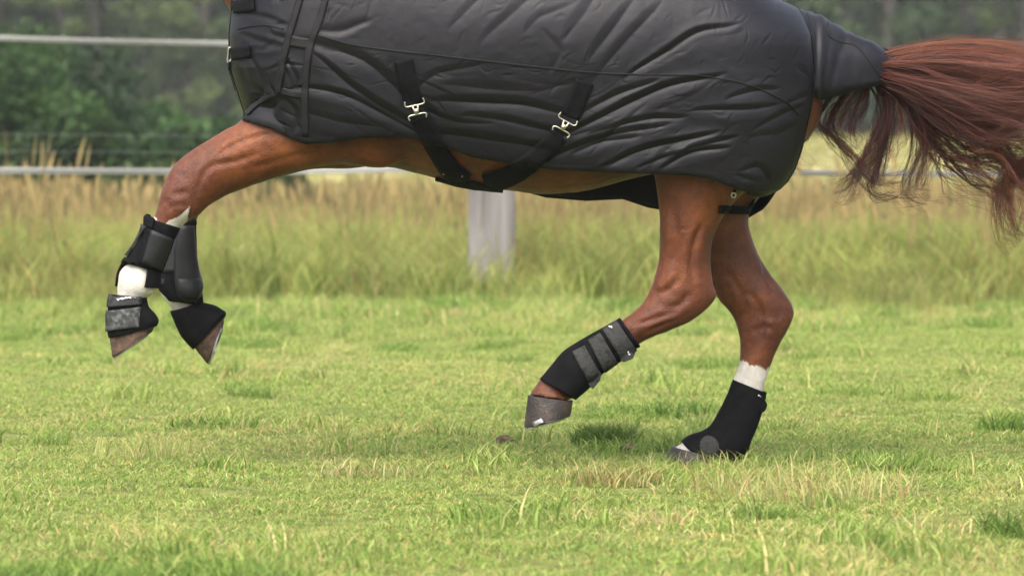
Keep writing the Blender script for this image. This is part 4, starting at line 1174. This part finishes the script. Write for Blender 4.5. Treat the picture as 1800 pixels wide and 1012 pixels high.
def strip(line, w, bv=(RB,), name='strap', mat='webbing', parent=None, off=0.004, thick=0.003, Yh=-0.2, n=6, taper=None):
    """webbing laid on the rug or the belly along a traced centre line; w = width px"""
    L = catmull(np.array(line, float), n)
    T = np.gradient(L, axis=0); T /= np.linalg.norm(T, axis=1)[:, None]
    N2 = np.stack([-T[:, 1], T[:, 0]], 1)
    ww = np.full(len(L), w) if taper is None else np.interp(np.linspace(0, 1, len(L)), np.linspace(0, 1, len(taper)), taper)
    me = patch((L - N2 * ww[:, None] / 2, L + N2 * ww[:, None] / 2), list(bv), off, thick, 4, len(L) * 1, Yh)
    return obj(name, me, M[mat], parent or rug)

# seams and panel tapes
strip([(556, 62), (636, 82), (780, 99), (910, 114), (1044, 128), (1130, 131), (1214, 132), (1265, 138), (1309, 147), (1350, 163), (1384, 181), (1404, 202)], 2.6, name='seam', mat='binding', off=0.0022, thick=0.0022, n=10)
strip([(418, 52), (445, 46), (473, 45), (498, 52)], 2.2, name='seam', mat='binding', off=0.002, thick=0.002)
strip([(574, -10), (562, 35), (549, 69), (541, 105), (537, 145), (536, 190), (538, 240)], 12, name='panel_tape', mat='binding', off=0.0035)
strip([(530, -10), (517, 35), (508, 66), (500, 100), (493, 138), (489, 164)], 11, name='panel_tape', mat='binding', off=0.004)
strip([(489, 164), (468, 174), (450, 186), (434, 202)], 7, name='panel_tape', mat='binding', off=0.004)
strip([(510, 72), (530, 76), (546, 78)], 20, name='gusset_band', mat='binding', off=0.003)
strip([(496, 160), (515, 165), (538, 168)], 13, name='gusset_band', mat='binding', off=0.003)

def wire(pts, r, name, parent, mat='metal', closed=False, n=5):
    P3 = np.array([list(p) for p in pts], float)
    L = catmull(np.vstack([P3, P3[:1]]) if closed else P3, n)
    if closed: L = L[:-1]
    v, f = tube(L, r, 8, closed=closed)
    return obj(name, mesh_from(name, v, f), M[mat], parent)

def on(px, py, off, bv=(RB,), Yh=-.2):
    p, n = hit(list(bv), px, py, Yh)
    return p + Vector((0, -1, 0)) * off
# chest straps with square buckles
for (sx0, sy0, sx1, sy1, bx, by, hw, hh_) in ((410, 14, 449, 9, 413, 14, 3.2, 12), (408, 96, 442, 90, 404, 97, 3.8, 12)):
    st = strip([(sx0 + 2, sy0), ((sx0 + sx1) / 2, (sy0 + sy1) / 2), (sx1, sy1)], 22, name='chest_strap', Yh=-.06, off=0.006)
    p = P(bx, by, -.075)
    k = 1 / 620
    c = [(p.x + dx * k, p.y - .012, p.z - dz * k) for dx, dz in ((hw, -hh_), (hw + .5, hh_ * .3), (-hw * .2, hh_), (-hw, hh_ * .9), (-hw * .7, 0), (-hw * .3, -hh_))]
    wire(c, 0.0022, 'buckle', st, closed=True, n=6)
strip([(403, 108), (404, 130), (412, 160)], 7, name='chest_edge', mat='binding', Yh=-.06, off=.006)

# crossed surcingles
def surcingle(l1, w1, bpt, ang_, l2, w2, bv2):
    st = strip(l1, w1, name='surcingle_tab', off=0.006, thick=0.004)
    lo = strip(l2, w2, bv=bv2, name='surcingle', off=0.007, thick=0.004, n=10)
    p = on(bpt[0], bpt[1], 0.016)
    ca, sa = math.cos(ang_), math.sin(ang_)
    k = 0.92 / 612
    def q(u, v, d=0): return (p.x + (u * ca - v * sa) * k, p.y - d, p.z - (u * sa + v * ca) * k)
    wire([q(-17, -16), q(-18, -9), q(-14, -6), q(0, -6), q(14, -6), q(18, -9), q(17, -16)], .0020, 'buckle', st)
    wire([q(-5, -6), q(-4, 0, .004), q(-3, 5, .005)], .0024, 'buckle_neck', st)
    wire([q(5, -6), q(4, 0, .004), q(3, 5, .005)], .0024, 'buckle_neck', st)
    bm = bmesh.new(); bmesh.ops.create_uvsphere(bm, u_segments=16, v_segments=10, radius=0.0075)
    c = q(0, 5, .004)
    for v in bm.verts: v.co = Vector((c[0] + v.co.x, c[1] + v.co.y * .6, c[2] + v.co.z))
    me = bpy.data.meshes.new('buckle_stud'); bm.to_mesh(me); bm.free()
    obj('buckle_stud', me, M['metal'], st); me.polygons.foreach_set('use_smooth', [True] * len(me.polygons))
    wire([q(-15, 20), q(-17, 14), q(-12, 11), q(0, 11), q(12, 11), q(17, 14), q(15, 20)], .0020, 'buckle', lo)
    return st, lo
s1, l1_ = surcingle([(709, 106), (716, 135), (722, 165), (727, 182)], 33, (731, 191), -.22, [(737, 205), (757, 240), (777, 273), (797, 300), (820, 317)], 34, (RB, BB))
s2, l2_ = surcingle([(1028, 143), (1015, 175), (1002, 205)], 34, (993, 219), .50, [(984, 236), (958, 262), (928, 287), (894, 307), (852, 320)], 34, (RB, BB))
p1, p2 = on(780, 304, .014, (BB, RB)), on(812, 308, .014, (BB, RB))
wire([p1 + Vector((0, 0, -.006)), p1, (p1 + p2) / 2, p2, p2 + Vector((0, 0, -.006))], .0018, 'slider', l1_)
p1, p2 = on(838, 327, .012, (BB, RB)), on(868, 329, .012, (BB, RB))
wire([p1, (p1 + p2) / 2, p2], .0018, 'slider', l2_)
# the strap lying on the underside of the belly
V, F = [], []
bl = catmull(np.array([(765, 313), (785, 319), (812, 326), (840, 330), (866, 333), (884, 334)], float), 5)
for px, py in bl:
    h_, n_ = hit([BB], px, py - 4 - 9 * max(0, 1 - abs(px - 832) / 50))
    b0 = BB.ray_cast(Vector((h_.x, 0.0, -1)), Vector((0, 0, 1)))[0]
    for k in range(7):
        y_ = h_.y + (0.02 - h_.y) * k / 6
        g_ = BB.ray_cast(Vector((h_.x, y_, -1)), Vector((0, 0, 1)))[0]
        V.append((h_.x, y_, (g_.z if g_ is not None else b0.z) - 0.006))
for i in range(len(bl) - 1):
    for k in range(6):
        a = i * 7 + k; F.append((a, a + 1, a + 8, a + 7))
obj('belly_band', solid(mesh_from('belly_band', V, F), .005), M['webbing'], rug)

# hind leg strap and clip
strip([(1262, 366), (1290, 368), (1318, 368), (1338, 360)], 14, bv=(BB,), name='leg_strap', off=.006, Yh=.05)
p = on(1290, 338, .01, (BB,), 0)
wire([p + Vector((.012, -.01, .03)), p + Vector((.004, -.008, .012)), p, p + Vector((-.004, 0, -.008))], .004, 'clip_cord', rug, 'webbing')
wire([p + Vector((-.006, -.006, -.002)), p + Vector((.004, -.008, -.004)), p + Vector((.002, -.006, -.014)), p + Vector((-.007, -.006, -.012))], .0022, 'clip', rug, closed=True)

# tail flap
TF_top = [(1408, 14), (1432, 24), (1453, 38), (1480, 52), (1503, 64), (1540, 80), (1573, 98)]
TF_bot = [(1424, 172), (1440, 176), (1462, 171), (1485, 164), (1510, 157), (1535, 152), (1556, 146)]
V, F = [], []
tt = catmull(np.array(TF_top, float), 6); tb = catmull(np.array(TF_bot, float), 6)
na = 36
for i, (u, w) in enumerate(zip(tt, tb)):
    s = i / (len(tt) - 1)
    T_, B_ = np.array(P(u[0], u[1], 0)), np.array(P(w[0], w[1], 0))
    wd = 0.17 * (1 - s) + 0.060 * s
    for j in range(na + 1):
        th = -math.pi / 2 + math.pi * j / na
        c_ = math.cos(th)
        h = 1 - c_ ** 0.8
        p = T_ * (1 - h) + B_ * h
        y = wd * math.sin(th) * (1 - .12 * h)
        fold = 0.012 * (fbm(np.array([s * 4 + 3]), np.array([h * 2.2 + s * 2 + (5 if th > 0 else 0)]), 61, 3)[0] - .5) * 2
        fold += 0.003 * math.exp(-((s - .26 + .16 * h) / .05) ** 2) - 0.003 * math.exp(-((s - .18 + .14 * h) / .03) ** 2) - 0.004 * math.exp(-((s - .55 + .3 * h) / .03) ** 2) - 0.003 * math.exp(-((s - .38 + .25 * h) / .02) ** 2)
        V.append(p + np.array((0.25 * fold, y * (1 + fold * 6), fold * c_)))
for i in range(len(tt) - 1):
    for j in range(na):
        a = i * (na + 1) + j; F.append((a, a + 1, a + na + 2, a + na + 1))
fme = mesh_from('tail_flap', V, F)
flap = obj('tail_flap', solid(fme, 0.003), M['rug'], rug)
FB = bvh_of(fme)
strip([(1455, 40), (1456, 62), (1475, 74), (1500, 79), (1515, 92), (1535, 118), (1548, 136)], 2.4, bv=(FB,), name='flap_seam', mat='binding', parent=flap, off=.002, thick=.002)
strip([(1418, 24), (1430, 60), (1434, 110), (1430, 150)], 3, bv=(RB, FB), name='seam', mat='binding', off=.002, thick=.002)

# ------------------------------------------------------------------ leg boots
def boot(name, loc, label, cat, group=None):
    p = P(*loc)
    return empty(name, p, label, cat, group)
def shell(secs, parent, mat='neoprene', name='sleeve', th=None, t=0.006, sub=5, nr=32, grow=0.0, sup=.95, wrinkle=0.0):
    v, f = loft(secs, nr, sub, False, sup, grow, th)
    if wrinkle:
        c = v.mean(0); d = v - c
        w = (fbm(v[:, 0] * 22 + v[:, 1] * 9, v[:, 2] * 30, 77, 3) - .5) * wrinkle
        v = v + np.stack([w * np.sign(d[:, 0]) * .4, w * np.sign(d[:, 1]), 0 * w], 1)
    me = mesh_from(name, v, f)
    raw = bvh_of(me)
    return obj(name, solid(me, t), M[mat], parent), raw
def on_patch(quad, bv, parent, name, mat, off=.005, thick=.004, nu=8, nv=8, Yh=-.15, bulge=0.0):
    return obj(name, patch(quad, [bv], off, thick, nu, nv, Yh, bulge), M[mat], parent)

# near fore tendon boot
b1 = boot('tendon_boot', (268, 490, YN), 'black open-front tendon boot with a wide strap on the leading front leg', 'tendon boot', 'front tendon boots')
_, q1 = shell([(259, 381, 316, 400, .042, YN), (250, 410, 304, 424, .042, YN), (236, 436, 292, 452, .042, YN), (218, 460, 281, 478, .044, YN)], b1)
shell([(218, 459, 281, 477, .045, YN), (209, 478, 281, 496, .049, YN), (205, 500, 279, 506, .050, YN)], b1, name='fetlock_cup', th=(1.95, 4.0), nr=18)
shell([(217, 459, 281, 478, .045, YN), (207, 480, 281, 496, .049, YN), (204, 503, 280, 506, .050, YN)], b1, name='front_edge', th=(-1.4, 0.12), nr=14)
on_patch([(259, 400), (303, 419), (281, 477), (245, 463)], q1, b1, 'wide_strap', 'neoprene', .007, .004)
on_patch([(268, 404), (301, 418), (280, 474), (250, 461)], q1, b1, 'strap_panel', 'shell', .009, .003)
on_patch([(254, 395), (261, 399), (228, 453), (219, 448)], q1, b1, 'hook_tape', 'neo_grey', .010, .005)
on_patch([(259, 380), (274, 385), (270, 402), (257, 398)], q1, b1, 'strap_tab', 'neoprene', .008, .006)
on_patch([(217, 452), (240, 461), (228, 468), (213, 465)], q1, b1, 'lower_tab', 'neoprene', .007, .005)

# near fore bell boot
b2 = boot('overreach_boot', (232, 580, YN), 'worn grey and black bell boot with two straps on the leading front hoof', 'bell boot', 'bell boots')
_, q2 = shell([(195, 519, 256, 523, .046, YN), (192, 540, 260, 540, .052, YN), (190, 562, 272, 553, .058, YN), (190, 580, 277, 563, .062, YN), (193, 593, 274, 572, .062, YN)], b2, t=.007, wrinkle=.004)
on_patch([(194, 519), (246, 516), (246, 536), (193, 540)], q2, b2, 'upper_strap', 'neo_grey', .007, .006)
on_patch([(191, 546), (245, 541), (244, 574), (191, 582)], q2, b2, 'lower_strap', 'neo_mottle', .007, .006, 10, 10)
def squiggle(x0, y0, x1, y1, n, amp, bv, parent, off=.013):
    """small white brand mark too small to read: a row of short strokes"""
    ux, uy = x1 - x0, y1 - y0; l = math.hypot(ux, uy); nx_, ny_ = -uy / l, ux / l
    V, F = [], []
    for i in range(n):
        t0, t1 = (i + .1) / n, (i + .85) / n
        a0, a1 = amp * random.uniform(-1, -.3), amp * random.uniform(.3, 1)
        k = len(V)
        for t, a_ in ((t0, a0), (t1, a0 + .2), (t1, a1), (t0, a1 - .2)):
            p, nrm = hit([bv], x0 + ux * t + nx_ * a_, y0 + uy * t + ny_ * a_, -.15)
            V.append(p + nrm * off)
        F.append((k, k + 1, k + 2, k + 3))
    return obj('white_mark', solid(mesh_from('white_mark', V, F), .0006), M['white_mark'], parent)
squiggle(209, 528, 236, 522, 9, 2.6, q2, b2)

# far fore tendon boot with strike pad
b3 = boot('tendon_boot', (320, 520, YF), 'black tendon boot showing its long moulded strike pad on the trailing front leg', 'tendon boot', 'front tendon boots')
_, q3 = shell([(308, 396, 343, 388, .040, YF), (302, 425, 344, 425, .040, YF), (291, 455, 346, 462, .041, YF), (280, 487, 351, 500, .047, YF), (279, 505, 355, 522, .05, YF), (296, 527, 356, 535, .05, YF)], b3)
on_patch([(305, 418), (316, 422), (311, 480), (284, 480)], q3, b3, 'side_panel', 'shell', .004, .003)
on_patch(([(316, 396), (310, 430), (308, 465), (308, 495), (313, 518), (326, 531)], [(338, 396), (340, 430), (344, 465), (350, 495), (350, 518), (340, 531)]), q3, b3, 'strike_pad', 'shell', .006, .005, 12, 25, .05, .010)
on_patch(([(313, 490), (313, 510), (322, 526)], [(347, 490), (349, 510), (342, 526)]), q3, b3, 'strike_pad_end', 'shell', .012, .006, 10, 12, .05, .014)
on_patch([(281, 490), (291, 491), (290, 500), (281, 499)], q3, b3, 'snap', 'shell', .005, .003, 4, 4)
shell([(309, 393, 343, 386, .042, YF), (308, 400, 344, 395, .042, YF)], b3, name='top_binding', t=.008, sub=2)

b4 = boot('overreach_boot', (350, 590, YF), 'plain black bell boot on the trailing front hoof', 'bell boot', 'bell boots')
shell([(301, 546, 353, 533, .044, YF), (306, 560, 376, 538, .050, YF), (318, 586, 390, 546, .056, YF), (331, 603, 395, 550, .060, YF), (341, 613, 394, 556, .060, YF)], b4, t=.007, wrinkle=.004)

# near hind fetlock boot with three straps
b5 = boot('fetlock_boot', (980, 690, YN), 'black fetlock boot with three grey straps on the lifted hind leg', 'fetlock boot', 'hind fetlock boots')
NB = [(1089, 561, 1123, 606, .041, YN), (1062, 576, 1100, 627, .041, YN), (1037, 590, 1078, 641, .042, YN), (1010, 606, 1062, 652, .045, YN), (990, 620, 1050, 664, .050, YN), (972, 641, 1033, 682, .052, YN), (950, 667, 1011, 701, .052, YN)]
_, q5 = shell(NB, b5, t=.007, wrinkle=.005)
on_patch([(1061, 582), (1086, 567), (1117, 612), (1094, 634)], q5, b5, 'strap', 'neo_grey', .008, .006)
on_patch([(1035, 600), (1057, 588), (1084, 634), (1060, 651)], q5, b5, 'strap', 'neo_grey', .008, .006)
s3 = on_patch([(1007, 621), (1029, 609), (1052, 655), (1032, 668)], q5, b5, 'strap', 'neo_grey', .008, .006)
def tab(poly, Y, th, name, mat, parent):
    """loose strap end: a small thick flap outside the silhouette"""
    V = [P(x, y, Y - th) for x, y in poly] + [P(x, y, Y + th) for x, y in poly]
    n = len(poly)
    F = [tuple(range(n)), tuple(range(2 * n - 1, n - 1, -1))] + [(i, i + n, (i + 1) % n + n, (i + 1) % n) for i in range(n)]
    me = mesh_from(name, V, F, False); bm = bmesh.new(); bm.from_mesh(me); bmesh.ops.recalc_face_normals(bm, faces=bm.faces)
    bmesh.ops.bevel(bm, geom=bm.edges[:], offset=.0015, segments=2, affect='EDGES'); bm.to_mesh(me); bm.free()
    return obj(name, me, M[mat], parent)
tab([(1029, 655), (1052, 650), (1057, 657), (1055, 668), (1042, 684), (1036, 678)], YN - .035, .004, 'strap_end', 'neo_grey', b5)
tab([(1090, 622), (1112, 610), (1117, 618), (1113, 630), (1098, 636), (1091, 634)], YN - .03, .006, 'strap_end', 'neo_grey', b5)
squiggle(1100, 612, 1106, 625, 4, 2.0, q5, b5, .016)
squiggle(1073, 578, 1079, 580, 2, 2.2, q5, b5, .0155)
shell([(1091, 560, 1125, 607, .043, YN), (1086, 563, 1120, 610, .043, YN)], b5, name='top_binding', t=.008, sub=2)

# far hind boot
b6 = boot('fetlock_boot', (1270, 800, YF), 'plain black fetlock boot with a round grey patch on the grounded hind leg', 'fetlock boot', 'hind fetlock boots')
_, q6 = shell([(1290, 667, 1346, 689, .042, YF), (1280, 693, 1341, 712, .042, YF), (1268, 718, 1332, 742, .044, YF), (1252, 745, 1319, 774, .050, YF), (1236, 758, 1306, 803, .052, YF), (1212, 766, 1268, 809, .052, YF), (1198, 776, 1226, 803, .050, YF)], b6, t=.007, wrinkle=.006)
th = np.linspace(0, 2 * math.pi, 25)
circ = ([(1247 + 17 * math.cos(a), 785 + 18 * math.sin(a)) for a in np.linspace(-math.pi / 2, -math.pi * 1.5, 9)], [(1247 + 17 * math.cos(a), 785 + 18 * math.sin(a)) for a in np.linspace(-math.pi / 2, math.pi / 2, 9)])
on_patch(circ, q6, b6, 'round_patch', 'neo_grey', .006, .003, 8, 8, .05)
tab([(1336, 700), (1346, 704), (1349, 712), (1345, 722), (1334, 728), (1328, 722)], YF, .028, 'strap_end', 'neoprene', b6)
squiggle(1331, 693, 1336, 697, 2, 1.4, q6, b6, .006)

# ------------------------------------------------------------------ damp summer air
bm = bmesh.new(); bmesh.ops.create_cube(bm, size=1)
for v in bm.verts:
    v.co = Vector((v.co.x * 240, 70 + v.co.y * 180, (v.co.z + .5) * 26 - 1.4))
me = bpy.data.meshes.new('haze'); bm.to_mesh(me); bm.free()
m = bpy.data.materials.new('pale_haze'); m.use_nodes = True
nt = m.node_tree; nt.nodes.clear()
o_ = nt.nodes.new('ShaderNodeOutputMaterial'); pv = nt.nodes.new('ShaderNodeVolumePrincipled')
pv.inputs['Color'].default_value = (0.88, 0.92, 0.93, 1); pv.inputs['Density'].default_value = 0.00045
nt.links.new(pv.outputs[0], o_.inputs['Volume'])
hz = obj('haze', me, m)
tag(hz, 'thin pale damp air over the pasture and woodland', 'haze', kind='stuff')
